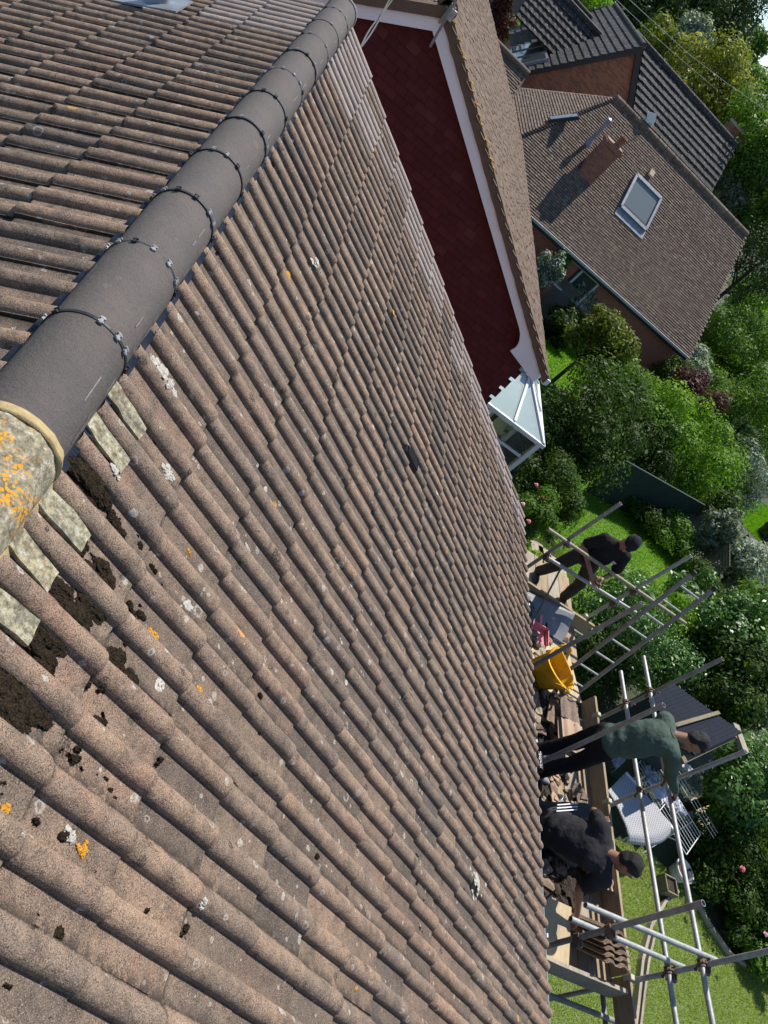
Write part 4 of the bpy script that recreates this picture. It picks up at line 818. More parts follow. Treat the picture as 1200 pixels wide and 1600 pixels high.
def loose_tile(name, label, cen, yaw, m, tiltx=0, tilty=0, L=.42, W=.33):
    b = B(); n = 26; V = []; F = []
    def h(a):
        t = a / W
        for k in (.27, .77):
            d = abs(t - k) / .125
            if d < 1: return .03 * (1 - d * d) ** .6
        return 0
    xs = [W * i / n for i in range(n + 1)]
    for vv_ in (-L / 2, -L / 2 + .05, L / 2 - .03, L / 2):
        for a in xs: V.append((a - W / 2, vv_, .012 + h(a) * (.55 if vv_ < -L / 2 + .04 else 1)))
    N_ = len(xs)
    for vv_ in (-L / 2, L / 2):
        for a in xs: V.append((a - W / 2, vv_, 0 + h(a) * .6))
    for r in range(3):
        for i in range(n): a = r * N_ + i; F.append((a, a + 1, a + N_ + 1, a + N_))
    for i in range(n): F.append((i + 1, i, 4 * N_ + i, 4 * N_ + i + 1)); F.append((3 * N_ + i, 3 * N_ + i + 1, 5 * N_ + i + 1, 5 * N_ + i)); F.append((4 * N_ + i, 5 * N_ + i, 5 * N_ + i + 1, 4 * N_ + i + 1))
    F.append((0, N_, 2 * N_, 3 * N_, 5 * N_, 4 * N_)); F.append(tuple(reversed((n, N_ + n, 2 * N_ + n, 3 * N_ + n, 5 * N_ + n, 4 * N_ + n))))
    for q in (-.11, -.075, .17, .20): b.box((0, q * .99 if abs(q) < .2 else q, .0), (.001, .001, .001))
    M = Matrix.Translation(cen) @ Matrix.Rotation(yaw, 4, 'Z') @ Matrix.Rotation(tiltx, 4, 'X') @ Matrix.Rotation(tilty, 4, 'Y')
    o = link(name, new_mesh(name, V, F, [m], smooth=True), None, M); o.data.set_sharp_from_angle(angle=.6); return tag(o, label, 'roof tile')
zt = ZD + .006
loose_tile('loose_roof_tile', 'clean buff roof tile lying uppermost between the green-shirted man and the bucket', (4.62, -6.02, zt + .26), R(86), m_newt, .06, .03)
loose_tile('loose_roof_tile', 'buff roof tile underneath the uppermost clean one by the green-shirted man', (4.60, -6.00, zt + .215), R(84), m_newt, .05, .03)
loose_tile('loose_roof_tile', 'mossy broken roof tile beside the clean buff tile, next to the yellow bucket', (4.98, -6.05, zt + .22), R(80), m_tile, .12, -.08)
loose_tile('loose_roof_tile', 'dirty roof tile propped against the toe board near the black rubble sacks', (4.88, -5.95, zt + .12), R(70), m_tile, .1, -.1)
loose_tile('loose_roof_tile', 'clean buff roof tile lying behind the legs of the green-shirted man', (3.72, -6.22, zt + .22), R(4), m_newt, .03, .05)
loose_tile('loose_roof_tile', 'second buff tile stacked below the one behind the green-shirted man', (3.74, -6.22, zt + .17), R(2), m_newt, .03, .05)
loose_tile('loose_roof_tile', 'pale tile end poking out near the crouching man knees', (3.30, -6.35, zt + .15), R(8), m_newt, .1, .1)
st_l = ['topmost', 'second', 'third', 'fourth', 'fifth', 'lowest']
for k in range(6):
    o = loose_tile('loose_roof_tile', f'{st_l[k]} old brown roof tile in the leaning stack by the end toe board', (2.62 + .035 * (5 - k) * .6, -6.22 + random.uniform(-.02, .02), zt + .19 + .02 * k * 0), R(90 + random.uniform(-4, 4)), m_tile, R(62) , R(4)); o.location.x = 2.46 + .055 * k
for k in range(22):
    x = random.uniform(3.0, 5.0); y = random.uniform(-6.35, -5.4); w_ = random.uniform(.08, .2); l_ = random.uniform(.08, .2); P = [(x + w_ * a_ * random.uniform(.7, 1.1), y + l_ * b_ * random.uniform(.7, 1.1), 0) for a_, b_ in ((-.5, -.5), (.1, -.6), (.5, -.3), (.55, .3), (0, .5), (-.5, .4))]
    Q_ = Matrix.Rotation(random.gauss(0, .25), 3, 'X') @ Matrix.Rotation(random.gauss(0, .25), 3, 'Y'); c0 = Vector((x, y, 0)); z_ = ZD + random.uniform(.03, .10)
    b = B(); P = [Q_ @ (Vector(p_) - c0) + Vector((x, y, z_)) for p_ in P]; b.prism(P, Q_ @ Vector((0, 0, .014))); b.prism([p_.lerp(P[0], .3) + Vector((0, 0, .012)) for p_ in P[1:5]], Q_ @ Vector((0, 0, .018)))
    tag(b.obj('broken_tile', random.choice([m_tile, m_tile, m_newt]), None, bev=.003), 'broken piece of roof tile lying loose in the rubble on the boards', 'tile fragment', 'broken tile pieces on the scaffold')
# rubble, sacks, sheet, plywood
b = B()
for q in range(520):
    x = random.uniform(3.0, 6.3); y = random.uniform(-6.35, -5.35) if random.random() < .75 else random.uniform(-5.6, -5.4); r = random.choice([.012, .02, .03, .045, .06]) * random.uniform(.6, 1.2)
    b.cur = random.choice([0, 0, 1, 2]); b.blob((x, y, ZD + r * .5), (r * random.uniform(.8, 1.7), r * random.uniform(.8, 1.6), r * random.uniform(.5, .9)), 1, .35, q)
for q in range(90):
    b.cur = 0 if q % 3 else 2; x = random.uniform(3.0, 6.4); y = random.uniform(-6.1, -5.30); b.blob((x, y, ZD + .0), (random.uniform(.08, .22), random.uniform(.07, .16), random.uniform(.03, .09)), 3, .4, q + 500)
tag(b.obj('rubble', [m_soil, m_tile, basic('mortar_crumbs', (.36, .30, .22), (.26, .21, .15), 30, .95)]), 'crumbled mortar, moss and broken tile pieces scattered over the scaffold boards', 'rubble', kind='stuff')
def sack(label, c, rad, seed, m=None, nm='rubble_sack', cat='sack'):
    b = B(); b.blob((0, 0, 0), (1, 1, 1), 4, .12, seed); V = []
    for v in b.V:
        v = Vector(v); f = noise.noise(v * 3 + Vector((seed, 0, 0))) * .14 + noise.noise(Vector((math.atan2(v.y, v.x) * 3.2, v.z * .6, seed))) * .16; v = v * (1 + f); top = max(0, v.z - .35); k = 1 - min(.75, top * 1.1)
        V.append((c[0] + v.x * rad[0] * k, c[1] + v.y * rad[1] * k, c[2] + rad[2] * .85 + max(v.z, -.85) * rad[2]))
    b.V = V; return tag(b.obj(nm, m or m_bag, None, smooth=True), label, cat)
m_bag = basic('black_bin_liner', (.016, .016, .018), (.012, .012, .013), 9, .25, bst=.6, bd=.02, spec=.6)
sack('full black rubble sack leaning under the eave beside the yellow bucket', (4.92, -5.45, ZD), (.15, .15, .16), 2)
sack('black rubble sack with knotted top below the yellow bucket', (5.18, -5.50, ZD), (.13, .13, .12), 5)
sack('crumpled black sack between broken tiles and toe board', (4.72, -6.34, ZD), (.16, .12, .13), 8)
sack('dark sack half hidden under the eave at the far toe board', (6.35, -5.55, ZD), (.16, .14, .10), 11)
sh = B(); nx, ny = 16, 12
for i in range(nx + 1):
    for j in range(ny + 1):
        u = i / nx; v = j / ny; x = 6.60 - .55 * v * (1 - .3 * u) - .05; y = -5.35 - .95 * u; z = ZD + .03 + .24 * (1 - v) ** 1.2 * (.3 + .7 * u) + .02 * noise.noise(Vector((u * 4, v * 4, 1))); sh.V.append((x, y, z))
sh.F = [(i * (ny + 1) + j, (i + 1) * (ny + 1) + j, (i + 1) * (ny + 1) + j + 1, i * (ny + 1) + j + 1) for i in range(nx) for j in range(ny)]; sh.m = [0] * len(sh.F)
o = sh.obj('plastic_sheet', basic('grey_sheet', (.22, .225, .24), (.15, .155, .17), 7, .5, bst=.2), None, smooth=True); o.modifiers.new('s', 'SOLIDIFY').thickness = .006; tag(o, 'grey lead-coloured sheet draped over the far end toe board', 'sheet')
b = B(); b.box((5.75, -6.05, ZD + .012), (.85, .85, .018), Matrix.Rotation(R(12), 3, 'Z')); tag(b.obj('plywood_sheet', m_ply, None, bev=.002), 'pale plywood sheet lying under the pink dustpan and bucket', 'board')
b = B(); b.box((2.56, -5.62, ZD + .14), (.5, .50, .02), Matrix.Rotation(R(-10), 3, 'Y')); tag(b.obj('plywood_sheet', m_ply, None, bev=.002), 'cut plywood piece by the gutter at the near end of the platform', 'board')
b = B(); b.beam((2.62, -5.36, ZD + .17), (2.86, -5.6, ZD + .25), .012, .012); tag(b.obj('hammer_shaft', m_black, None), 'thin black bar lying on the cut plywood piece', 'bar')
dp = thing('dustpan', 'pink plastic dustpan lying on the plywood', 'dustpan', (6.02, -5.75, ZD)); m_pink = basic('pink_plastic', (.70, .22, .25), (.6, .18, .2), 5, .4, bst=.03)
b = B(); b.V = [(5.90, -5.62, ZD + .05), (5.94, -5.92, ZD + .05), (6.14, -5.90, ZD + .07), (6.12, -5.66, ZD + .07), (5.90, -5.62, ZD + .03), (5.94, -5.92, ZD + .03), (6.14, -5.90, ZD + .03), (6.12, -5.66, ZD + .03)]; b.F = [(0, 1, 2, 3), (7, 6, 5, 4), (0, 4, 5, 1), (1, 5, 6, 2), (2, 6, 7, 3), (3, 7, 4, 0)]; b.m = [0] * 6
b.beam((5.92, -5.93, ZD + .07), (6.15, -5.91, ZD + .11), .014, .07); b.beam((5.89, -5.61, ZD + .07), (6.12, -5.65, ZD + .11), .014, .07); b.beam((6.14, -5.91, ZD + .1), (6.12, -5.65, ZD + .1), .014, .09); b.obj('pan', m_pink, dp, bev=.004)
b = B(); b.beam((6.13, -5.78, ZD + .12), (6.28, -5.77, ZD + .15), .05, .028); b.obj('handle', m_pink, dp, bev=.008)
br = thing('broom', 'wooden broom with worn brown shaft leaning on the far end rail', 'broom', (6.0, -5.62, ZD))
b = B(); b.tube((5.98, -5.62, ZD + .06), (7.442,-6.020,-3.041), .013, n=10); b.obj('shaft', m_timber, br, smooth=True)
b = B(); b.beam((5.86, -5.50, ZD + .08), (6.02, -5.76, ZD + .08), .07, .04); b.obj('head', m_timber, br, bev=.008)
b = B(); b.beam((5.86, -5.50, ZD + .035), (6.02, -5.76, ZD + .035), .08, .06); b.obj('bristles', basic('bristle', (.16, .11, .06), (.1, .07, .04), 90, .95), br)
kn = thing('utility_knife', 'small yellow knife dropped in the rubble near the green-shirted man', 'knife', (4.32, -5.62, ZD + .12)); b = B(); b.beam((4.27, -5.68, ZD + .1), (4.37, -5.58, ZD + .1), .035, .025); b.obj('body', basic('lime_yellow', (.62, .62, .04), (.5, .5, .03), 4, .5), kn, bev=.005); b = B(); b.beam((4.37, -5.58, ZD + .1), (4.42, -5.53, ZD + .1), .03, .02); b.obj('grip', m_black, kn)
wb = thing('water_bottle', 'clear plastic water bottle standing by the black shorts of the crouching man', 'bottle', (3.62, -5.82, ZD)); m_pet, _n, _p = mat('clear_plastic'); _p.inputs['Base Color'].default_value = (.62, .68, .75, 1); _p.inputs['Roughness'].default_value = .1; _p.inputs['Transmission Weight'].default_value = .6
c = Vector((3.70, -5.86, ZD + .06)); ax = Matrix.Rotation(R(75), 3, 'Y') @ Matrix.Rotation(R(20), 3, 'X'); b = B(); b.lathe(c, [(0, 0), (.034, 0), (.036, .02), (.032, .07), (.036, .11), (.036, .17), (.014, .22), (.014, .24)], 16, ax); b.obj('body', m_pet, wb, smooth=True); b = B(); b.lathe(c, [(.016, .235), (.016, .26), (0, .26)], 12, ax); b.obj('cap', basic('blue_cap', (.1, .2, .5), None, 4, .4), wb, smooth=True)
lp = thing('gutter_fitting', 'shiny black fitting on the gutter edge by the feet of the green-shirted man', 'fitting', (3.734,-5.000,-2.994)); p = Vector((3.746,-5.020,-3.004)); b = B(); b.tube(p + Vector((-.09, 0, 0)), p + Vector((.09, 0, 0)), .045, n=16); b.obj('shell', m_bag, lp, smooth=True, bev=.006); b = B(); b.box(p + Vector((0, .055, -.03)), (.2, .05, .05)); b.obj('bracket', m_black, lp, bev=.006)

# ------------------------------------------------------------------ people
def vox(name, parts, size, m, parent, sm=3, disp=0):
    b = B()
    for p in parts:
        if p[0] == 'c':
            _, a, c, r0, r1 = p; a = Vector(a); c = Vector(c); d = (c - a); b.tube(a, c, r0, r1, n=14); b.blob(a, (r0,) * 3, 2, 0); b.blob(c, (r1,) * 3, 2, 0)
        elif p[0] == 'e':
            _, cc, rad, rot = p; k0 = len(b.V); b.blob((0, 0, 0), rad, 3, 0)
            for i in range(k0, len(b.V)): b.V[i] = tuple(Vector(cc) + (rot @ Vector(b.V[i]) if rot is not None else Vector(b.V[i])))
    me = new_mesh(name, b.V, b.F); o = bpy.data.objects.new(name, me); C.objects.link(o)
    md = o.modifiers.new('r', 'REMESH'); md.mode = 'VOXEL'; md.voxel_size = size; md.use_smooth_shade = True
    ms = o.modifiers.new('s', 'SMOOTH'); ms.factor = .5; ms.iterations = sm
    dg = bpy.context.evaluated_depsgraph_get(); ev = o.evaluated_get(dg); me2 = bpy.data.meshes.new_from_object(ev); me2.name = name
    C.objects.unlink(o); bpy.data.objects.remove(o)
    if disp:
        vs = np.empty(len(me2.vertices) * 3, np.float32); me2.vertices.foreach_get('co', vs); ns = np.empty_like(vs); me2.vertices.foreach_get('normal', ns); vs = vs.reshape(-1, 3); ns = ns.reshape(-1, 3)
        for i in range(len(vs)):
            q = Vector(vs[i]); f = (noise.noise(q * 7.5) + .7 * noise.noise(Vector((q.x * 22, q.y * 10, q.z * 12))) + .3 * noise.noise(q * 34)); vs[i] += ns[i] * f * disp
        me2.vertices.foreach_set('co', vs.ravel())
    me2.materials.clear(); me2.materials.append(m); me2.polygons.foreach_set('use_smooth', [True] * len(me2.polygons)); me2.update()
    return link(name, me2, parent)
def frame(fw, up):
    f = Vector(fw).normalized(); u = Vector(up); s = f.cross(u).normalized(); u = s.cross(f); return Matrix((f, s, u)).transposed()     # x forward, y right, z up
def head_parts(c, Q):
    c = Vector(c); g = lambda x, y, z: c + Q @ Vector((x, y, z))
    P = [('e', g(0, 0, .02), (.098, .076, .105), Q), ('e', g(.028, 0, -.055), (.068, .060, .066), Q), ('c', g(.09, 0, .0), g(.112, 0, -.028), .011, .017), ('c', g(.086, 0, -.062), g(.084, 0, -.062), .022, .022), ('c', g(.062, 0, -.10), g(.07, 0, -.10), .026, .022)]
    for s in (-1, 1): P += [('e', g(0, s * .078, -.01), (.02, .01, .032), Q), ('c', g(.078, s * .034, .012), g(.08, s * .02, .012), .017, .017), ('c', g(.09, s * .045, .034), g(.096, s * .018, .034), .009, .009)]
    return P
def eyes(c, Q, parent):
    c = Vector(c); b = B()
    for s in (-1, 1): b.blob(c + Q @ Vector((.090, s * .032, .014)), (.008, .012, .007), 1, 0); b.blob(c + Q @ Vector((.1, s * .032, .038)), (.006, .02, .004), 1, 0)
    b.blob(c + Q @ Vector((.100, 0, -.06)), (.006, .024, .005), 1, 0); b.obj('face_features', m_hairb, parent, smooth=True)
def hand_parts(w_, tip, side):
    """palm from wrist towards tip, five bent fingers; side = thumb side direction"""
    w_ = Vector(w_); d = (Vector(tip) - w_).normalized(); s = Vector(side); s = (s - d * s.dot(d)).normalized(); n = d.cross(s); P = [('c', w_, w_ + d * .05, .026, .030), ('e', w_ + d * .055, (.048, .042, .018), Matrix((d, s, n)).transposed())]
    for k, (o, ln) in enumerate(((.030, .072), (.010, .082), (-.010, .076), (-.029, .06))):
        a = w_ + d * .085 + s * o; m_ = a + d * ln * .5 - n * .012; e = m_ + d * ln * .3 - n * .034; P += [('c', a - d * .02, m_, .0095, .009), ('c', m_, e, .009, .0078)]
    a = w_ + d * .03 + s * .032; m_ = a + d * .03 + s * .026; P += [('c', a, m_, .013, .011), ('c', m_, m_ + d * .028 + s * .004 - n * .012, .011, .009)]
    return P
m_skin1 = basic('skin_tan', (.34, .18, .115), (.29, .15, .095), 12, .5, bst=.05); m_skin2 = basic('skin_brown', (.30, .15, .09), (.25, .12, .075), 12, .5, bst=.05)
m_hairb = basic('black_hair', (.016, .014, .013), (.008, .007, .007), 80, .6, bst=.9, bd=.01)
m_tee = basic('black_tee', (.020, .019, .020), (.014, .013, .014), 4, .9, bst=.45, bd=.03, spec=.2); m_tee2 = basic('charcoal_tee', (.030, .030, .033), (.022, .022, .025), 4, .9, bst=.45, bd=.03, spec=.2)
m_trou = basic('dark_work_trousers', (.050, .044, .040), (.032, .028, .026), 4, .9, bst=.45, bd=.03, spec=.2); m_trou2 = basic('black_trousers', (.016, .015, .018), (.011, .01, .012), 10, .9, bst=.3, spec=.2)
m_green = basic('dark_green_shirt', (.068, .105, .082), (.046, .075, .058), 4, .8, bst=.5, bd=.03, spec=.25); m_short = basic('grey_shorts', (.075, .075, .08), (.055, .055, .06), 10, .9, bst=.3, spec=.2)
m_beanie = basic('black_knit', (.016, .018, .022), (.010, .011, .014), 60, .95, bst=.7, bd=.006)
m_shoe = basic('dark_boot', (.03, .026, .024), (.02, .018, .016), 12, .6); m_grey = basic('grey_trainer', (.3, .3, .33), (.2, .2, .22), 20, .6); m_teal = basic('teal', (.03, .26, .33), None, 5, .6)
def shoe(name, heel, fw, m, parent):
    heel = Vector(heel); f = Vector((fw[0], fw[1], 0)).normalized(); vox(name, [('e', heel + f * .10 + Vector((0, 0, .045)), (.15, .05, .045), frame(f, (0, 0, 1))), ('e', heel + f * .02 + Vector((0, 0, .075)), (.06, .045, .07), frame(f, (0, 0, 1)))], .012, m, parent)
def standing(root, J, skin, top, legs, shirt_name, sleeves, long_=False):
    hipL, hipR = Vector(J['hipL']), Vector(J['hipR']); pel = (hipL + hipR) / 2; ch = (Vector(J['shL']) + Vector(J['shR'])) / 2; Q = J['Q']; hd = Vector(J['head']); nk = ch + Vector((0, 0, .03))
    tq = frame(J['fw'], ch - pel)
    body = head_parts(hd, Q) + [('c', nk, hd - Q @ Vector((.02, 0, .06)), .058, .052), ('e', pel, (.11, .15, .12), tq), ('e', pel.lerp(ch, .5), (.10, .135, .17), tq), ('e', pel.lerp(ch, .85), (.105, .16, .13), tq), ('c', J['shL'], J['shR'], .055, .055)]
    for s in 'LR':
        sh_, el, wr, ht = (Vector(J[k + s]) for k in ('sh', 'el', 'wr', 'ht')); body += [('c', sh_, el, .052, .040), ('c', el, wr, .040, .026)] + hand_parts(wr, ht, J['thumb' + s])
        hp, kn_, an = (Vector(J[k + s]) for k in ('hip', 'kn', 'an')); body += [('c', hp, kn_, .082, .052), ('c', kn_, an, .05, .034)]
    bo = vox('body', body, .0085, skin, root, 2); eyes(hd, Q, root)
    bk_ = J.get('bulk', 1.0); cl = [('e', pel.lerp(ch, t_), (.132 * bk_, (.172 + .018 * t_) * bk_, .13), tq) for t_ in (.1, .3)] + [('e', pel.lerp(ch, t_), (.128 * bk_, (.172 + .016 * t_) * bk_, .24), tq) for t_ in (.45, .62)] + [('e', pel.lerp(ch, .86), (.13 * bk_, .186 * bk_, .15), tq)] + [('c', J['shL'], J['shR'], .078 * bk_, .078 * bk_), ('c', ch, ch + (hd - ch) * .30, .085, .070)]
    for s in 'LR':
        sh_, el, wr = (Vector(J[k + s]) for k in ('sh', 'el', 'wr'))
        if long_: cl += [('c', sh_, el, .080, .066), ('c', el, el.lerp(wr, .93), .064, .046)]
        else: cl += [('c', sh_, sh_.lerp(el, J.get('slv', .78)), .080, .076)]
    vox(shirt_name, cl, .012, top, root, 9, .0065)
    tr = [('e', pel - (ch - pel) * .02, (.125, .165, .12), tq)]
    for s in 'LR':
        hp, kn_, an = (Vector(J[k + s]) for k in ('hip', 'kn', 'an')); tr += [('c', hp, kn_, .108, .084), ('c', kn_, kn_.lerp(an, .97), .080, .070)]
    vox('trousers', tr, .013, legs, root, 7, .0075); return bo
def hair_cap(root, hd, Q, m, name='hair', back=True, big=1.0):
    c = Vector(hd); g = lambda x, y, z: c + Q @ Vector((x, y, z))
    P = [('e', g(-.022, 0, .055), (.098 * big, .086 * big, .086 * big), Q), ('e', g(-.045, 0, .005), (.07 * big, .080 * big, .085 * big), Q)] + [('e', g(.045, 0, .085), (.05, .065, .04), Q)]
    o = vox(name, P, .008, m, root, 1, .009); return o
# man in beanie, standing beyond the far toe board looking at his hands
p1 = thing('person', 'standing man in black beanie and black t-shirt looking down at his hands', 'person', (7.0, -6.05, ZD))
J = dict(hipL=(7.056,-6.000,-2.891), hipR=(7.007,-6.150,-2.943), shL=(6.958,-5.830,-2.439), shR=(6.828,-6.220,-2.434), fw=(-1, .15, 0), head=(6.867,-6.020,-2.242))
hL, hR = Vector(J['hipL']), Vector(J['hipR']); mid = (hL + hR) / 2; hL = Vector((7.10, mid.y + .10, mid.z)); hR = Vector((7.06, mid.y - .10, mid.z)); J['hipL'] = hL; J['hipR'] = hR
J['anL'] = Vector((7.14, -5.86, ZD + .09)); J['anR'] = Vector((6.98, -6.34, ZD + .09)); J['knL'] = (hL + J['anL']) / 2 + Vector((-.05, .02, 0)); J['knR'] = (hR + J['anR']) / 2 + Vector((-.06, -.02, 0))
sL, sR = Vector(J['shL']), Vector(J['shR']); scn = (sL + sR) / 2; dsh = Vector((.05, .36, .0)).normalized() * .185; sL = scn + dsh; sR = scn - dsh; J['shL'], J['shR'] = sL, sR
J['elL'] = sL + Vector((.03, .09, -.27)); J['elR'] = sR + Vector((-.04, -.10, -.26)); hc = scn + Vector((-.36, .02, -.34))
J['wrL'] = hc + Vector((.06, .09, .0)); J['wrR'] = hc + Vector((.06, -.07, .02)); J['htL'] = hc + Vector((-.05, .02, -.02)); J['htR'] = hc + Vector((-.05, -.01, .0)); J['thumbL'] = (0, -.3, 1); J['thumbR'] = (0, .3, 1)
J['head'] = scn + Vector((-.10, .02, .215)); J['Q'] = frame((-.82, .12, -.58), (-.5, 0, .8))
standing(p1, J, m_skin1, m_tee, m_trou, 't_shirt', False)
hd = Vector(J['head']); Q = J['Q']; g = lambda x, y, z: hd + Q @ Vector((x, y, z))
vox('beanie', [('e', g(-.01, 0, .055), (.112, .094, .085), Q), ('c', g(.07, 0, .04), g(-.09, 0, .03), .05, .05), ('e', g(-.02, 0, .10), (.085, .075, .06), Q)], .009, m_beanie, p1, 1, .006)
b = B(); lg = scn + Vector((-.142, -.075, -.10))
for k in range(3): b.box(lg + Vector((.004 * k, 0, -.022 * k)), (.004, .06 - .012 * k, .010), frame((-1, .15, .1), (0, 0, 1)))
b.obj('shirt_logo', m_white, p1)
b = B(); b.box(hc + Vector((-.06, .0, .02)), (.03, .10, .018)); b.obj('tool_in_hands', m_black, p1)
shoe('shoe', J['anL'] - Vector((-.02, 0, .09)), (-1, .1), m_shoe, p1); shoe('shoe', J['anR'] - Vector((-.02, 0, .09)), (-1, -.3), m_shoe, p1)
# man in green shirt leaning over the outer rail
p2 = thing('person', 'man in dark green shirt and black trousers leaning over the guard rail', 'person', (4.2, -5.7, ZD))
J = dict(fw=(-.15, -1, -.1)); J['hipL'] = Vector((4.28, -5.74, -2.76)); J['hipR'] = Vector((4.10, -5.76, -2.76)); J['anL'] = Vector((4.36, -5.64, ZD + .09)); J['anR'] = Vector((4.10, -5.62, ZD + .09)); J['knL'] = Vector((4.33, -5.74, -3.18)); J['knR'] = Vector((4.10, -5.75, -3.18))
J['shL'] = Vector((4.33, -6.02, -2.22)); J['shR'] = Vector((3.98, -6.06, -2.25)); J['elL'] = Vector((4.38, -6.30, -2.44)); J['wrL'] = Vector((4.34, -6.53, -2.60)); J['htL'] = Vector((4.33, -6.64, -2.67)); J['elR'] = Vector((3.92, -6.30, -2.45)); J['wrR'] = Vector((3.90, -6.52, -2.58)); J['htR'] = Vector((3.89, -6.64, -2.66)); J['thumbL'] = (-1, 0, 0); J['thumbR'] = (1, 0, 0)
J['bulk'] = 1.12; J['head'] = Vector((4.11, -6.21, -2.075)); J['Q'] = frame((-.4, -.55, -.75), (-.1, -.75, .6))
standing(p2, J, m_skin2, m_green, m_trou2, 'shirt', True, True); hair_cap(p2, J['head'], J['Q'], m_hairb)
b = B(); chm = (Vector(J['shL']) + Vector(J['shR'])) / 2; tq = frame(J['fw'], chm - (Vector(J['hipL']) + Vector(J['hipR'])) / 2)
V, F = arc_shell(-.012, .012, .075, .085, 0, .012, -60, 240, 18, 1); k = frame((0, 0, 1), (0, -1, .2)); b.add([chm + Vector((0, -.02, .05)) + tq @ Vector((v[1], v[2] * .9, v[0] * 2)) for v in V], F); b.obj('collar', m_green, p2, smooth=True)
shoe('shoe', J['anL'] - Vector((0, -.02, .09)), (.1, -1), m_grey, p2); shoe('shoe', J['anR'] - Vector((0, -.02, .09)), (-.1, -1), m_grey, p2)
# crouching man in charcoal t-shirt
p3 = thing('person', 'crouching man in charcoal t-shirt and grey shorts seen from behind reaching into the tiles', 'person', (3.3, -5.6, ZD))
J = dict(fw=(-.45, -.8, -.3)); J['hipL'] = Vector((3.47, -5.52, -3.30)); J['hipR'] = Vector((3.32, -5.52, -3.32)); J['knL'] = Vector((3.66, -5.90, -3.22)); J['anL'] = Vector((3.70, -5.62, ZD + .09)); J['bulk'] = 1.18; J['slv'] = .62; J['knR'] = Vector((3.30, -5.98, -3.50)); J['anR'] = Vector((3.44, -5.62, ZD + .08))
J['shL'] = Vector((3.27, -5.62, -2.83)); J['shR'] = Vector((2.90, -5.74, -2.98)); J['elL'] = Vector((3.53, -5.74, -2.99)); J['wrL'] = Vector((3.58, -5.96, -3.10)); J['htL'] = Vector((3.60, -6.05, -3.13)); J['elR'] = Vector((2.84, -5.68, -3.20)); J['wrR'] = Vector((2.72, -5.84, -3.38)); J['htR'] = Vector((2.66, -5.90, -3.46)); J['thumbL'] = (-1, 0, 0); J['thumbR'] = (1, .3, 0)
J['head'] = Vector((2.985, -5.80, -2.73)); J['Q'] = frame((-.55, -.6, -.55), (-.35, -.35, .85))
standing(p3, J, m_skin2, m_tee2, m_short, 't_shirt', False); hair_cap(p3, J['head'], J['Q'], m_hairb, big=1.03)
b = B(); hp = Vector((3.50, -5.44, -3.26))
for k in range(3): b.beam(hp + Vector((.035 * k - .02, -.01 * k, .065 - .0 * k)), hp + Vector((.07 + .035 * k, -.24 - .01 * k, .118)), .010, .012)
b.obj('shorts_stripe', m_white, p3)
shoe('shoe', J['anL'] - Vector((0, -.03, .09)), (0, -1), m_grey, p3); shoe('shoe', J['anR'] - Vector((0, -.03, .08)), (-.2, -1), m_grey, p3)

# ------------------------------------------------------------------ plants
def crown_mesh(name, c, lobes, n, leaf, m, asp=.5, up=.25, fill=.3, droop=0):
    c = np.asarray(c, float); areas = np.array([l[1][0] * l[1][1] for l in lobes]); idx = rng.choice(len(lobes), n, p=areas / areas.sum())
    ctr = np.array([l[0] for l in lobes])[idx]; rad = np.array([l[1] for l in lobes])[idx]
    d = rng.normal(size=(n, 3)); d /= np.linalg.norm(d, axis=1)[:, None]; rr = np.where(rng.random(n) < fill, rng.uniform(.35, .9, n), rng.normal(.93, .17, n))
    p = c + ctr + d * rad * rr[:, None]; p[:, 2] = np.maximum(p[:, 2], -7.17)
    nr = d * 1.0 + rng.normal(size=(n, 3)) * .45 + np.array([0, 0, up * 1.6]); nr /= np.linalg.norm(nr, axis=1)[:, None]
    t = np.cross(nr, rng.normal(size=(n, 3))); t /= np.linalg.norm(t, axis=1)[:, None] + 1e-9
    if droop: t = t * (1 - droop) + np.array([0, 0, -1]) * droop; t /= np.linalg.norm(t, axis=1)[:, None]
    b_ = np.cross(nr, t); b_ /= np.linalg.norm(b_, axis=1)[:, None] + 1e-9; L = leaf * np.exp(rng.normal(0, .36, n))[:, None]
    V = np.empty((n, 4, 3)); V[:, 0] = p - t * L * .5; V[:, 1] = p + b_ * L * asp * .5 + nr * L * .06; V[:, 2] = p + t * L * .5; V[:, 3] = p - b_ * L * asp * .5 + nr * L * .06
    lr = rng.random(len(lobes))[idx] * .45 + rng.random(n) * .55
    return quads_mesh(name, V.reshape(-1, 3), 4, m, np.repeat(lr, 4))
def mk_lobes(r, h, k, seed, spread=.55, ls=(.42, .62)):
    k = int(k * 2.2); spread *= 1.28; ls = (ls[0] * .62, ls[1] * .82)
    q = np.random.default_rng(seed); out = [(np.zeros(3), np.array([r * .55, r * .55, h * .55]))]
    for i in range(k):
        d = q.normal(size=3); d /= np.linalg.norm(d); s = q.uniform(*ls); out.append((d * np.array([r, r, h]) * spread * q.uniform(.75, 1.25), np.array([r, r, h]) * s * q.uniform(.8, 1.15)))
    return out
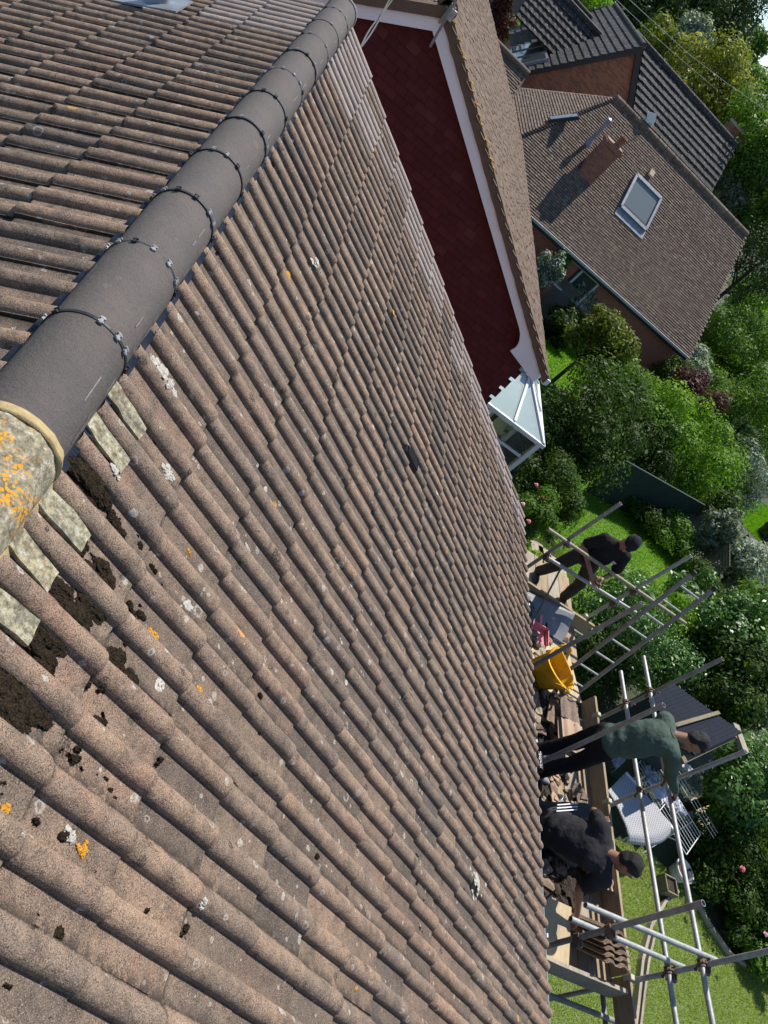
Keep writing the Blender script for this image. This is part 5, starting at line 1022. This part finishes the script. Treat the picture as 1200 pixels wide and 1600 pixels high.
def plant(name, label, cat, c, r, h, n, leaf, m, k=9, seed=0, asp=.5, trunk=True, group=None, fill=.2, up=.25, droop=0, spread=.58, ls=(.36, .56), ground=-7.2):
    c = Vector(c); t = thing(name, label, cat, (c.x, c.y, ground), group)
    link('crown', crown_mesh('crown', c, mk_lobes(r, h, k, seed, spread, ls), n, leaf, m, asp, up, fill, droop), t)
    if trunk:
        b = B(); z0 = ground; rt = max(.025, r * .05); q = random.Random(seed); top = Vector((c.x + q.uniform(-.1, .1) * r, c.y + q.uniform(-.1, .1) * r, c.z)); b.tube((c.x, c.y, z0), top, rt * 1.5, rt * .8, n=8)
        for i in range(6):
            s0 = Vector((c.x, c.y, z0)).lerp(top, q.uniform(.45, .95)); a = q.uniform(0, 6.28); b.tube(s0, s0 + Vector((math.cos(a) * r * .7, math.sin(a) * r * .7, h * q.uniform(.25, .7))), rt * .55, rt * .2, n=6)
        b.obj('trunk', m_bark, t, smooth=True)
    return t
G_dark = leafm('leaf_dark_green', [(.010, .022, .006), (.020, .042, .010), (.038, .072, .016)]); G_mid = leafm('leaf_mid_green', [(.022, .05, .010), (.045, .095, .016), (.075, .135, .024)])
G_brt = leafm('leaf_bright_green', [(.04, .09, .010), (.075, .15, .018), (.12, .20, .03)]); G_oliv = leafm('leaf_olive', [(.06, .08, .012), (.11, .14, .018), (.17, .19, .03)], k=(1.35, 1.4, 1.2))
G_yel = leafm('leaf_yellow_green', [(.10, .13, .018), (.19, .21, .035), (.30, .30, .06)], k=(1.25, 1.25, 1.2)); G_red = leafm('leaf_purple', [(.025, .010, .012), (.05, .018, .02), (.10, .028, .028)], k=(1.3, 1.3, 1.3))
G_sil = leafm('leaf_silver', [(.09, .12, .06), (.17, .20, .12), (.36, .40, .30)], trans=.2, k=(1.05, 1.15, 1.25)); G_gls = leafm('leaf_glossy', [(.015, .045, .012), (.03, .075, .018), (.055, .105, .03)], rough=.38, trans=.22, spec=.38)
G_wht = leafm('white_blossom_leaf', [(.03, .07, .02), (.25, .29, .2), (.6, .6, .55)], trans=.2, k=(1.1, 1.15, 1.2)); G_con = leafm('conifer_green', [(.010, .022, .008), (.02, .04, .012), (.032, .055, .016)], trans=.15); G_lime = leafm('lime_topiary', [(.16, .24, .01), (.26, .36, .02), (.34, .44, .04)], k=(1.1, 1.3, 1))
PL_ = [  # crown centres unprojected from image pixels and baked; many coordinates elsewhere too
 ('acer_tree', 'olive yellow acer below the bungalow wall', 'tree', (21.866,-11.327,-5.100), 1.0, .85, 9000, .11, G_oliv, 10),
 ('shrub', 'large dark green rounded bush just right of the conservatory', 'bush', (17.255,-10.637,-5.500), 1.55, 1.5, 17000, .085, G_dark, 12),
 ('shrub', 'mid green leafy bush sunlit behind the large dark bush', 'bush', (21.519,-12.825,-5.700), 1.35, 1.15, 14000, .09, G_mid, 11),
 ('shrub', 'bright green bush between the acer and the purple shrub', 'bush', (21.097,-14.002,-5.600), 1.1, 1.2, 11000, .085, G_brt, 9),
 ('shrub', 'purple leaved shrub amid the green bushes', 'bush', (24.359,-16.930,-5.400), 1.0, 1.1, 8000, .10, G_red, 8),
 ('shrub', 'variegated silver shrub at the bungalow corner', 'bush', (29.389,-18.909,-5.800), 1.1, .95, 9000, .11, G_sil, 9),
 ('tree', 'light green tree covering the bungalow eave corner', 'tree', (33.560,-22.560,-4.900), 2.3, 2.0, 20000, .12, G_mid, 12),
 ('shrub', 'fresh green bush over the dark fence panel', 'bush', (20.724,-16.128,-5.400), 1.55, 1.4, 15000, .09, G_brt, 11),
 ('tree', 'broad mid green tree at the right edge beside the purple shrub', 'tree', (25.345,-20.154,-5.000), 1.9, 1.9, 18000, .1, G_mid, 12),
 ('shrub', 'pale green bush at the right edge above the garden bench', 'bush', (23.239,-20.557,-5.600), 1.3, 1.1, 10000, .09, G_sil, 9),
 ('shrub', 'bright green bush beyond the bungalow gable', 'bush', (50.385,-31.083,-5.000), 1.8, 1.6, 11000, .16, G_brt, 9),
 ('shrub', 'white flowering shrub against the brick wall left of the bungalow window', 'bush', (25.423,-9.683,-5.500), .55, .75, 3500, .09, G_wht, 7),
 ('shrub', 'small emerald conifer beside the bungalow window', 'bush', (26.248,-10.194,-5.300), .36, .5, 4000, .07, leafm('emerald', [(.02, .10, .02), (.03, .15, .03), (.05, .2, .05)]), 6),
 ('shrub', 'white flowering shrub in front of the bungalow window', 'bush', (26.778,-11.959,-5.800), .75, .6, 5000, .09, G_wht, 8),
 ('tree', 'laurel tree with glossy leaves beyond the scaffold ladder', 'tree', (12.335,-14.607,-5.700), 1.45, 1.3, 17000, .10, G_gls, 12),
 ('shrub', 'broad leaved bush between the laurel and the right edge', 'bush', (14.432,-17.375,-5.800), 1.2, 1.2, 11000, .1, G_mid, 9),
 ('shrub', 'glossy bush rising behind the yellow bucket below the scaffold', 'bush', (10.458,-11.034,-6.000), 1.2, 1.15, 17000, .065, G_gls, 11),
 ('shrub', 'sunlit leafy bush under the far scaffold standards', 'bush', (11.965,-12.731,-6.100), .85, .9, 11000, .065, G_brt, 9),
 ('shrub', 'dark glossy bush beside the blue-black shed roof', 'bush', (10.206,-12.178,-6.100), .8, .9, 9000, .065, G_gls, 8),
 ('shrub', 'dark bush behind the shed against the right edge', 'bush', (10.578,-14.531,-5.600), 1.1, 1.1, 13000, .08, G_dark, 10),
 ('shrub', 'leafy laurel bush at the right edge beside the tall scaffold tube', 'bush', (8.076,-13.995,-5.700), .95, .95, 12000, .085, G_gls, 10),
 ('shrub', 'fern like bush below the laurel at the right edge', 'bush', (7.947,-13.928,-6.200), .6, .6, 7000, .08, G_mid, 7),
 ('shrub', 'dark rose bush in the flower bed beside the pale lawn', 'bush', (6.892,-14.100,-6.600), .95, .65, 12000, .065, G_dark, 10),
 ('shrub', 'dark green bed planting at the lower right edge', 'bush', (6.134,-14.858,-6.700), .75, .55, 9000, .06, G_dark, 9),
 ('shrub', 'ornamental grasses at the lower right edge of the bed', 'bush', (5.560,-15.366,-6.800), .55, .5, 6000, .09, G_mid, 8),
 ('shrub', 'dark foliage behind the terracotta pots at the lawn edge', 'bush', (17.471,-14.444,-6.700), .8, .5, 6000, .07, G_dark, 8),
 ('shrub', 'mixed border plants on the near side of the green fence', 'bush', (17.371,-15.465,-6.700), .85, .55, 6000, .08, G_mid, 8),
 ('climber', 'pale leaved climber covering the trellis', 'climbing plant', (17.559,-16.852,-6.000), .75, .9, 6000, .10, G_sil, 8),
 ('climber', 'silvery clematis trailing below the trellis at the right', 'climbing plant', (16.743,-17.881,-6.000), 1.0, .9, 7000, .10, G_sil, 9),
 ('shrub', 'dark bush left of the sunlit lawn beside the roses', 'bush', (14.492,-9.653,-6.500), 1.0, .75, 11000, .07, G_dark, 9),
 ('shrub', 'rose bush with pink and red blooms close to the roof edge', 'bush', (13.143,-9.120,-6.500), .65, .6, 8000, .06, G_mid, 8),
 ('shrub', 'dark shaded bush hanging over the gap beside the conservatory', 'bush', (16.212,-10.154,-6.200), 1.1, .9, 9000, .08, G_dark, 9),
 ('shrub', 'strappy dark plants along the grey fence below the acer', 'bush', (24.946,-11.583,-6.500), .8, .6, 5000, .13, G_dark, 7),
 ('tree', 'bright yellow green tree behind the dark roof ridge', 'tree', (46.000,-16.213,0.876), 2.4, 2.3, 20000, .17, G_yel, 14),
 ('tree', 'yellowish small tree at the left end of the dark roof', 'tree', (50.000,-14.156,0.285), 1.5, 1.9, 9000, .17, G_oliv, 10),
 ('tree', 'grey green tree between the yellow trees above the dark roof', 'tree', (56.000,-16.564,1.327), 1.8, 2.2, 11000, .18, G_sil, 10),
 ('conifer', 'huge dark weeping conifer filling the top of the view', 'tree', (66.000,-18.422,3.599), 4.8, 4.4, 30000, .30, G_con, 16),
 ('conifer', 'dark conifer left of the huge one behind the dark roof', 'tree', (60.000,-14.208,1.109), 3.4, 2.6, 18000, .28, G_con, 12),
 ('tree', 'tall green tree against the sky at the top right corner', 'tree', (75.000,-26.317,3.978), 2.3, 2.3, 15000, .26, G_mid, 14),
 ('tree', 'olive rounded tree right of the yellow tree', 'tree', (66.000,-22.888,2.690), 2.3, 2.2, 13000, .22, G_oliv, 11),
 ('tree', 'mid green tree at the right edge under the sky', 'tree', (68.000,-26.550,3.017), 2.4, 1.7, 14000, .22, G_mid, 11),
 ('tree', 'dark leafy tree beside the small white house', 'tree', (62.000,-25.088,1.773), 2.1, 1.7, 10000, .2, G_dark, 10),
 ('tree', 'green tree right of the dark house chimney', 'tree', (42.000,-19.149,1.131), 2.3, 2.1, 18000, .14, G_mid, 12),
 ('tree', 'silver leaved tree above the bungalow ridge', 'tree', (42.000,-20.041,-0.574), 1.7, 1.6, 13000, .13, G_sil, 11),
 ('tree', 'pale green tree at the right edge beyond the bungalow', 'tree', (40.000,-21.000,-0.514), 1.7, 1.7, 13000, .13, G_mid, 11),
 ('conifer', 'very dark conifer at the right end of the bungalow ridge', 'tree', (37.000,-21.734,-1.891), 1.9, 2.2, 12000, .13, G_con, 10),
 ('tree', 'sunlit green tree behind the stepped dormers at the top', 'tree', (47.000,-8.812,-0.363), 2.0, 1.4, 9000, .17, G_brt, 9),
 ('tree', 'green tree between the white shed and the dormers', 'tree', (60.000,-9.350,-2.509), 2.0, 1.6, 8000, .2, G_mid, 9),
 ('tree', 'dark purple tree at the top beside the white shed', 'tree', (50.000,-5.554,-3.680), 1.5, 2.2, 8000, .14, G_red, 9),
 ('shrub', 'dense low green shrubs under the light green tree by the bungalow corner', 'bush', (30.518,-21.133,-6.000), 1.6, 1.1, 12000, .1, G_mid, 10),
 ('shrub', 'deep green bush filling the gap right of the fresh green bush', 'bush', (21.900,-18.626,-6.100), 1.3, 1.0, 10000, .09, G_dark, 10),
 ('shrub', 'dark bush filling the gap behind the purple shrub', 'bush', (26.877,-17.185,-6.000), 1.3, 1.0, 9000, .1, G_dark, 9),
 ('shrub', 'leafy bush at the right edge under the broad mid green tree', 'bush', (34.335,-26.405,-5.600), 1.8, 1.4, 13000, .1, G_brt, 10),
 ('shrub', 'shaded bush behind the trellis top', 'bush', (20.758,-18.632,-6.400), 1.0, .8, 7000, .09, G_dark, 8),
 ('shrub', 'dark shrub between trellis and laurel tree', 'bush', (15.429,-16.239,-6.600), .8, .6, 7000, .085, G_dark, 8),
 ('shrub', 'dense shrub beyond the green fence under the acer side bushes', 'bush', (19.885,-14.147,-6.000), 1.2, 1.1, 10000, .085, G_dark, 9),
 ('shrub', 'tall green bush behind the laurel at the right edge', 'bush', (11.557,-15.763,-5.400), 1.2, 1.2, 11000, .09, G_mid, 10),
 ('shrub', 'dark evergreen bush behind the airer lines at the right', 'bush', (7.482,-15.017,-6.200), 1.0, .9, 10000, .075, G_dark, 9),
 ('shrub', 'low dark shrub on the far bank of the flower bed', 'bush', (6.725,-15.217,-6.700), .7, .5, 7000, .065, G_dark, 8),
 ('shrub', 'green bushes along the back of the bungalow gable end', 'bush', (43.079,-28.035,-6.000), 2.2, 1.5, 12000, .13, G_mid, 10),
 ('shrub', 'dark green bushes at the right edge beyond the bungalow', 'bush', (53.760,-35.827,-6.000), 2.5, 1.8, 12000, .15, G_dark, 10),
 ('shrub', 'shaded ivy mass beside the fence next to the white flowering shrub', 'bush', (26.646,-12.343,-6.700), .8, .4, 6000, .1, G_dark, 7),
 ('shrub', 'dark green bush below the ladder foot', 'bush', (9.784,-10.841,-6.500), .7, .7, 8000, .06, G_dark, 8),
]
for i, a in enumerate(PL_): plant(*a[:9], k=a[9], seed=100 + i, droop=.35 if a[0] == 'conifer' else 0, asp=.3 if a[0] == 'conifer' else .5)
far_ = [(80 + i * 3.1 % 40, -8 - i * 3.3, random.uniform(-3.2, .2), random.uniform(3.2, 5.0)) for i in range(14)]
lob = []
for i in range(30): lob.append((np.array([random.uniform(0, 60), -6 - i * 3.2, random.uniform(-3, -1.0)]), np.array([4.5, 4.5, random.uniform(3.5, 5)])))
o = link('far_woodland', crown_mesh('far_woodland', (85, 0, -2), lob, 45000, .45, G_mid)); tag(o, 'distant belt of garden trees behind the houses', 'woodland', kind='stuff')
# topiary balls, shed and small far house
for k, (p, lab) in enumerate((((55.000,-7.653,-4.124), 'larger lime green clipped topiary ball by the white shed'), ((54.000,-7.766,-4.547), 'smaller lime green topiary ball nearer the dark roof'))):
    plant('topiary', lab, 'bush', p, .62 - .1 * k, .6, 4000, .12, G_lime, 4, 300 + k, spread=.2)
ws = thing('garden_shed', 'white roofed garden shed at the top beside the topiary balls', 'shed', (60.000,-7.806,-4.036)); p = Vector((60.000,-7.806,-4.036)); b = B(); b.box(p, (1.2, 3.0, .1), Matrix.Rotation(R(25), 3, 'Y')); b.obj('roof', m_white, ws); b = B(); b.box(p + Vector((.4, 0, -2)), (1.2, 2.8, 3.4)); b.obj('wall', m_fence, ws)
wh = thing('white_house', 'small white rendered gable glimpsed behind the chimney', 'house', (55.000,-22.179,0.679)); p = Vector((55.000,-22.244,0.634)); b = B(); b.prism([p + Vector((0, 1.0, -5)), p + Vector((0, 1.0, .2)), p + Vector((0, 0, 1.0)), p + Vector((0, -1.0, .2)), p + Vector((0, -1.0, -5))], (3, 0, 0)); b.obj('wall', m_white, wh); b = B(); b.box(p + Vector((-.02, .2, -.1)), (.06, .35, .5)); b.obj('window', m_glass, wh)
b = B(); b.prism([p + Vector((-.1, 1.15, .12)), p + Vector((-.1, 0, 1.1)), p + Vector((-.1, -1.15, .12)), p + Vector((-.1, -1.15, .02)), p + Vector((-.1, 0, 1.0)), p + Vector((-.1, 1.15, .02))], (3.2, 0, 0)); b.obj('roof', m_dark, wh)
# overhead wires
for lab, P in (('upper overhead telephone wire crossing the trees', ((24.000,-4.854,1.239), (30.000,-9.478,1.488), (34.000,-12.598,1.793), (40.000,-17.810,2.432))), ('lower faint telephone wire left of the upper one', ((26.000,-5.340,1.028), (30.000,-7.992,1.089), (34.000,-10.174,1.153), (44.000,-16.121,1.402)))):
    b = B(); b.path(P, .008 if 'upper' in lab else .005, 5); tag(b.obj('overhead_wire', basic('wire_grey', (.32, .33, .33), None, 3, .5, bst=0), None), lab, 'wire')
# roses
m_rose = [basic('rose_pink', (.62, .16, .2), (.5, .1, .14), 30, .6), basic('rose_red', (.6, .03, .04), (.45, .02, .03), 30, .6), basic('rose_pale', (.62, .34, .38), (.5, .26, .3), 30, .6)]
def rose(p, r, m, label, grp=None):
    b = B(); p = Vector(p)
    for i in range(14):
        a = i * 2.4; q = r * (.15 + .06 * i); b.blob(p + Vector((math.cos(a) * q * .6, math.sin(a) * q * .6, r * (.5 - .05 * i))), (r * .42, r * .42, r * .22), 1, .3, i)
    tag(b.obj('rose', m, None, smooth=True), label, 'flower', grp)
rose((6.359,-13.624,-6.000), .075, m_rose[0], 'single pink rose glowing in the dark flower bed'); rose((5.460,-14.227,-6.200), .06, m_rose[2], 'pale pink rose at the lower right edge')
for (p, k, lab) in (((12.344,-8.264,-6.000), 2, 'pale pink rose nearest the roof edge'), ((13.270,-9.071,-6.100), 1, 'red rose beside the lawn edge'), ((13.378,-8.746,-6.000), 0, 'pink rose at the top of the rose bush'), ((12.064,-8.525,-6.100), 0, 'deep pink rose lower on the rose bush'), ((11.801,-9.527,-6.900), 1, 'red bloom in the potted plant by the far toe board'), ((12.392,-9.504,-6.900), 2, 'pink bloom in the potted plant on the paving'), ((12.464,-9.760,-6.900), 0, 'coral bloom beside the paving stones')):
    rose(p, .07, m_rose[k], lab)
for k, (p, lab) in enumerate((((12.186,-9.948,-7.000), 'potted geranium with green leaves by the far toe board'), ((12.250,-9.494,-7.000), 'leafy potted plant partly under the eave'))):
    t = plant('potted_plant', lab, 'potted plant', p, .26, .24, 2500, .06, G_brt, 5, 400 + k, trunk=False); b = B(); b.lathe((p[0], p[1], -7.2), [(0, 0), (.12, 0), (.17, .24), (.19, .24), (.19, .28), (.15, .28), (.14, .2), (0, .2)], 18); b.obj('pot', m_terra, t, smooth=True)
# green fence, grey fence, trellis
def fence(name, label, a, c, h, nb_, m, cat='fence'):
    a = Vector(a); c = Vector(c); t = thing(name, label, cat, ((a.x + c.x) / 2, (a.y + c.y) / 2, -7.2)); d = (c - a).normalized(); L = (c - a).length
    for i in range(nb_):
        p = a + d * (L * (i + .5) / nb_); b = B(); b.box((p.x, p.y, -7.2 + h / 2 + random.uniform(-.01, .01)), (L / nb_ - .008, .02, h), Matrix((d, Vector((-d.y, d.x, 0)), Vector((0, 0, 1)))).transposed()); b.obj('board', m, t)
    b = B(); b.beam((a.x, a.y, -7.2 + h + .02), (c.x, c.y, -7.2 + h + .02), .06, .04); b.obj('rail', m, t); return t
m_gf = woodm('dark_green_fence', (.022, .042, .034), (.014, .028, .022))
fence('fence', 'dark green boarded fence in deep shade across the garden', (16.878,-12.110,-5.700), (18.021,-16.031,-5.700), 1.5, 26, m_gf)
fence('fence', 'weathered grey wooden fence below the bungalow window', (26.490,-10.451,-5.700), (26.269,-11.537,-5.700), 1.5, 12, m_fence)
tr = thing('trellis', 'wooden lattice trellis panel under the pale climber', 'trellis', (15.8, -16.1, -7.2)); a = Vector((15.841,-16.183,-6.900)); c = Vector((14.826,-15.934,-5.600)); u = Vector((c.x - a.x, c.y - a.y, 0)); a = Vector((14.4, -15.2, -7.0)); u = Vector((1.6, -.9, 0)).normalized()
a = Vector((15.623,-16.338,-7.000)); u = (Vector((18.628,-17.512,-7.000)) - a); Lu = u.length; u.normalize()
for i in range(17): b = B(); p = a + u * (Lu * i / 16); b.beam(p, p + Vector((0, 0, 1.35)), .03, .018, up=u); b.obj('slat', m_timber, tr)
for i in range(14): b = B(); p = a + Vector((0, 0, .05 + i * .098)) ; b.beam(p, p + u * Lu, .018, .03); b.obj('slat', m_timber, tr)
# shed with dark blue roof and pergola timbers
sd = thing('shed', 'garden shed with dark blue-black roof sheets behind the green-shirted man', 'shed', (8.6, -11.6, -7.2)); m_blu = basic('blue_black_roof', (.010, .014, .026), (.007, .010, .018), 5, .8, bst=.1, spec=.15)
P = [Vector((8.157,-10.359,-5.200)), Vector((8.875,-11.315,-5.200)), Vector((8.513,-13.047,-5.000)), Vector((7.219,-11.154,-5.000))]
nrm = (P[1] - P[0]).cross(P[3] - P[0]).normalized(); nrm = nrm if nrm.z > 0 else -nrm
b = B(); b.prism(P, -nrm * .03); b.obj('roof_sheet', m_blu, sd)
for i in range(18):
    t_ = (i + .5) / 18; b = B(); b.beam(P[0].lerp(P[1], 0).lerp(P[3], t_) + nrm * .006, P[1].lerp(P[2], t_) + nrm * .006, .05, .004, up=nrm); b.obj('roof_rib', m_blu, sd)
b = B(); b.beam(P[0].lerp(P[3], .55) + nrm * .05, P[1].lerp(P[2], .62) + nrm * .05, .07, .06, up=nrm); b.obj('batten', m_timber, sd)
b = B(); c_ = sum(P, Vector()) / 4; b.box((c_.x + .1, c_.y - .1, -6.4), (.9, 1.1, 1.6)); b.obj('wall', m_gf, sd)
pg = thing('pergola', 'old timber pergola corner of two thick beams beside the shed', 'pergola', (8.575,-13.157,-5.200)); q0 = Vector((7.101,-10.984,-5.200)); q1 = Vector((8.530,-13.057,-5.200)); q2 = Vector((8.789,-13.108,-5.150)); q3 = Vector((8.213,-13.204,-5.150))
b = B(); b.beam(q0, q1, .12, .14); b.obj('beam', m_timber, pg, bev=.008); b = B(); b.beam(q2, q3, .2, .10); b.obj('beam', m_boardg, pg, bev=.008); b = B(); b.tube((q1.x, q1.y, -7.2), q1, .05, n=10); b.obj('post', m_timber, pg)
# bench / table at the right edge
bt = thing('garden_bench', 'grey wooden garden bench with a dark bag at the right edge', 'bench', (21.883,-22.885,-7.200)); p = Vector((20.841,-21.745,-6.750))
for k in range(5): b = B(); b.box(p + Vector((.11 * k, -.05 * k, 0)), (.09, 1.5, .03), Matrix.Rotation(.3, 3, 'Z')); b.obj('slat', m_fence, bt)
for dx, dy in ((0, .6), (.4, .5), (0, -.65), (.4, -.7)): b = B(); b.box(p + Vector((dx, dy, -.22)), (.06, .06, .44)); b.obj('leg', m_fence, bt)
sack('bulky black plastic cover standing behind the garden bench at the right edge', tuple(Vector((23.128,-23.525,-7.200))), (.4, .35, .5), 21, None, 'garden_cover', 'cover')
# airer, laundry, dotted sheet
ai = thing('clothes_airer', 'white wire clothes airer standing on the lawn edge', 'clothes airer', (8.414,-13.534,-7.200)); a0 = Vector((7.575,-11.347,-6.400)); ux = Vector((6.760,-12.149,-6.400)) - a0; uy = Vector((8.596,-13.274,-6.400)) - a0; Lx, Ly = ux.length, uy.length; ux.z = uy.z = 0
ux.normalize(); uy = uy - ux * uy.dot(ux); uy.normalize(); Lx, Ly = 1.7, .85
for i in range(9): b = B(); q = a0 + uy * (Ly * i / 8); b.tube(q, q + ux * Lx, .005 if i not in (0, 8) else .009, n=6); b.obj('rail', m_white, ai)
for t_ in (0, .5, 1): b = B(); q = a0 + ux * Lx * t_; b.tube(q, q + uy * Ly, .009, n=6); b.obj('crossbar', m_white, ai)
for t_ in (.15, .85):
    for s, e in ((0, 1), (1, 0)): b = B(); q = a0 + ux * Lx * t_; b.tube(q + uy * Ly * s, q + uy * Ly * e - Vector((0, 0, .8)), .009, n=6); b.obj('leg', m_white, ai)
for i in range(3): b = B(); q = a0 + uy * (Ly + .18 + .12 * i) + Vector((0, 0, .1)); b.tube(q + ux * .3, q + ux * (Lx + .2), .005, n=6); b.obj('rail', m_white, ai)
def cloth(name, label, o_, ex, ey, drop, m, nx=22, ny=22, wav=.02, seed=0):
    b = B(); o_ = Vector(o_)
    for i in range(nx + 1):
        for j in range(ny + 1):
            u_, v_ = i / nx, j / ny; z = -drop * (max(0, v_ - .85) / .15) ** 1.5 - drop * .6 * max(0, abs(u_ - .5) - .42) / .08 + wav * noise.noise(Vector((u_ * 5 + seed, v_ * 5, 0))); b.V.append(o_ + ex * u_ + ey * v_ + Vector((0, 0, z)))
    b.F = [(i * (ny + 1) + j, (i + 1) * (ny + 1) + j, (i + 1) * (ny + 1) + j + 1, i * (ny + 1) + j + 1) for i in range(nx) for j in range(ny)]; b.m = [0] * len(b.F)
    o = b.obj(name, m, None, smooth=True); o.modifiers.new('s', 'SOLIDIFY').thickness = .006; return tag(o, label, 'laundry')
m_dot, nt, p_ = mat('dotted_grey_fabric'); P_ = node(nt, 'ShaderNodeTexCoord').outputs['Generated']; mp = node(nt, 'ShaderNodeMapping'); nt.links.new(posn(nt), mp.inputs[0]); mp.inputs['Rotation'].default_value = (0, 0, .5); mp.inputs['Scale'].default_value = (1, 1, 0)
v_ = vor(nt, mp.outputs[0], 19); v_.inputs['Randomness'].default_value = 0; nt.links.new(ramp(nt, v_.outputs['Distance'], [(.20, (.13, .13, .14)), (.26, (.36, .36, .37))]), p_.inputs['Base Color']); p_.inputs['Roughness'].default_value = .9
d0 = Vector((6.747,-10.428,-6.350)); d1 = Vector((7.309,-10.997,-6.350)); d2 = Vector((6.665,-12.259,-6.350)); d3 = Vector((5.996,-10.861,-6.350))
b = B(); nx = ny = 26
for i in range(nx + 1):
    for j in range(ny + 1):
        u_, v_2 = i / nx, j / ny; q = (d0.lerp(d1, v_2)).lerp(d3.lerp(d2, v_2), u_); q += (d2 - d1).normalized() * .16 * math.sin(math.pi * min(1, (1 - v_2) * 1.0)) * u_ ** 3; q.z += .05 * math.sin(u_ * 3) + .012 * noise.noise(Vector((u_ * 5, v_2 * 5, 2))) - .1 * max(0, u_ - .9) / .1; b.V.append(q)
b.F = [(i * (ny + 1) + j, (i + 1) * (ny + 1) + j, (i + 1) * (ny + 1) + j + 1, i * (ny + 1) + j + 1) for i in range(nx) for j in range(ny)]; b.m = [0] * len(b.F)
o = b.obj('dotted_sheet', m_dot, None, smooth=True); o.modifiers.new('s', 'SOLIDIFY').thickness = .02; tag(o, 'grey dotted sheet spread over the near side of the clothes airer', 'laundry')
b = B(); b.beam(d1 + Vector((0, 0, .02)), d2 + Vector((0, 0, .0)), .05, .03); tag(b.obj('sheet_hem', m_white, None), 'white folded hem strip along the dotted sheet edge', 'laundry')
m_lau = basic('white_laundry', (.62, .64, .70), (.5, .52, .58), 5, .9, bst=.2); m_lau2 = basic('grey_laundry', (.34, .34, .37), (.26, .26, .29), 5, .9, bst=.2)
for lab, p, ex, ey, m in (('pale grey shirt hung at the far end of the airer', a0 + ux * .1 + uy * .25, ux * .42, uy * .35, m_lau2), ('white towel hanging beside the hand of the green-shirted man', Vector((8.317,-12.709,-6.300)), ux * .45, uy * .3, m_lau), ('white cloth on the middle rails of the airer', a0 + ux * .55 + uy * .42, ux * .4, uy * .3, m_lau), ('pale blue-grey cloth spread at the left end of the airer', Vector((7.324,-10.856,-6.450)), ux * -.3 + uy * .1, uy * .5, m_lau2), ('white patterned duvet cover heaped over the middle of the airer', a0 + ux * .30 + uy * .15, ux * .55, uy * .5, m_lau), ('crumpled grey checked cloth towards the far rails of the airer', a0 + ux * .75 + uy * .3, ux * .4, uy * .42, m_lau2), ('small striped cloth near the right standard on the airer', a0 + ux * .9 + uy * .62, ux * .4, uy * .2, m_lau)):
    cloth('laundry', lab, p + Vector((0, 0, .02)), ex, ey, .25, m, 14, 14, .09, p.x)
# planter and pots by the lawn
pn = thing('planter', 'square wooden planter box beside the round pot', 'planter', (6.153,-12.922,-7.200)); p = Vector((6.026,-12.740,-7.200))
for dx, dy, a, c in ((.15, 0, .03, .32), (-.15, 0, .03, .32), (0, .15, .26, .03), (0, -.15, .26, .03)): b = B(); b.box(p + Vector((dx, dy, .13)), (a, c, .26)); b.obj('side_board', m_timber, pn, bev=.005)
b = B(); b.box(p + Vector((0, 0, .11)), (.26, .26, .2)); b.obj('soil', m_soil, pn)
pt = thing('plant_pot', 'round pot with wide white rim and rusty soil beside the planter', 'plant pot', (6.469,-13.390,-7.200)); p = Vector((6.439,-13.234,-7.000)); p.z = -7.2; b = B(); b.lathe(p, [(0, 0), (.15, 0), (.215, .25), (.235, .25), (.235, .28), (.212, .28), (.2, .2)], 28); b.obj('shell', m_white, pt, smooth=True); b = B(); b.lathe(p, [(.21, .19), (.0, .21)], 24); b.obj('soil', basic('rusty_soil', (.22, .11, .03), (.14, .07, .02), 14, .95), pt)
for k, (p, lab) in enumerate((((18.851,-13.763,-7.000), 'small terracotta pot by the green fence'), ((16.023,-16.162,-7.000), 'terracotta pot below the trellis'))): b = B(); b.lathe((p[0], p[1], -7.2), [(0, 0), (.1, 0), (.15, .24), (.17, .24), (.17, .3), (.12, .3), (.12, .2), (0, .2)], 18); tag(b.obj('plant_pot', m_terra, None, smooth=True), lab, 'plant pot')
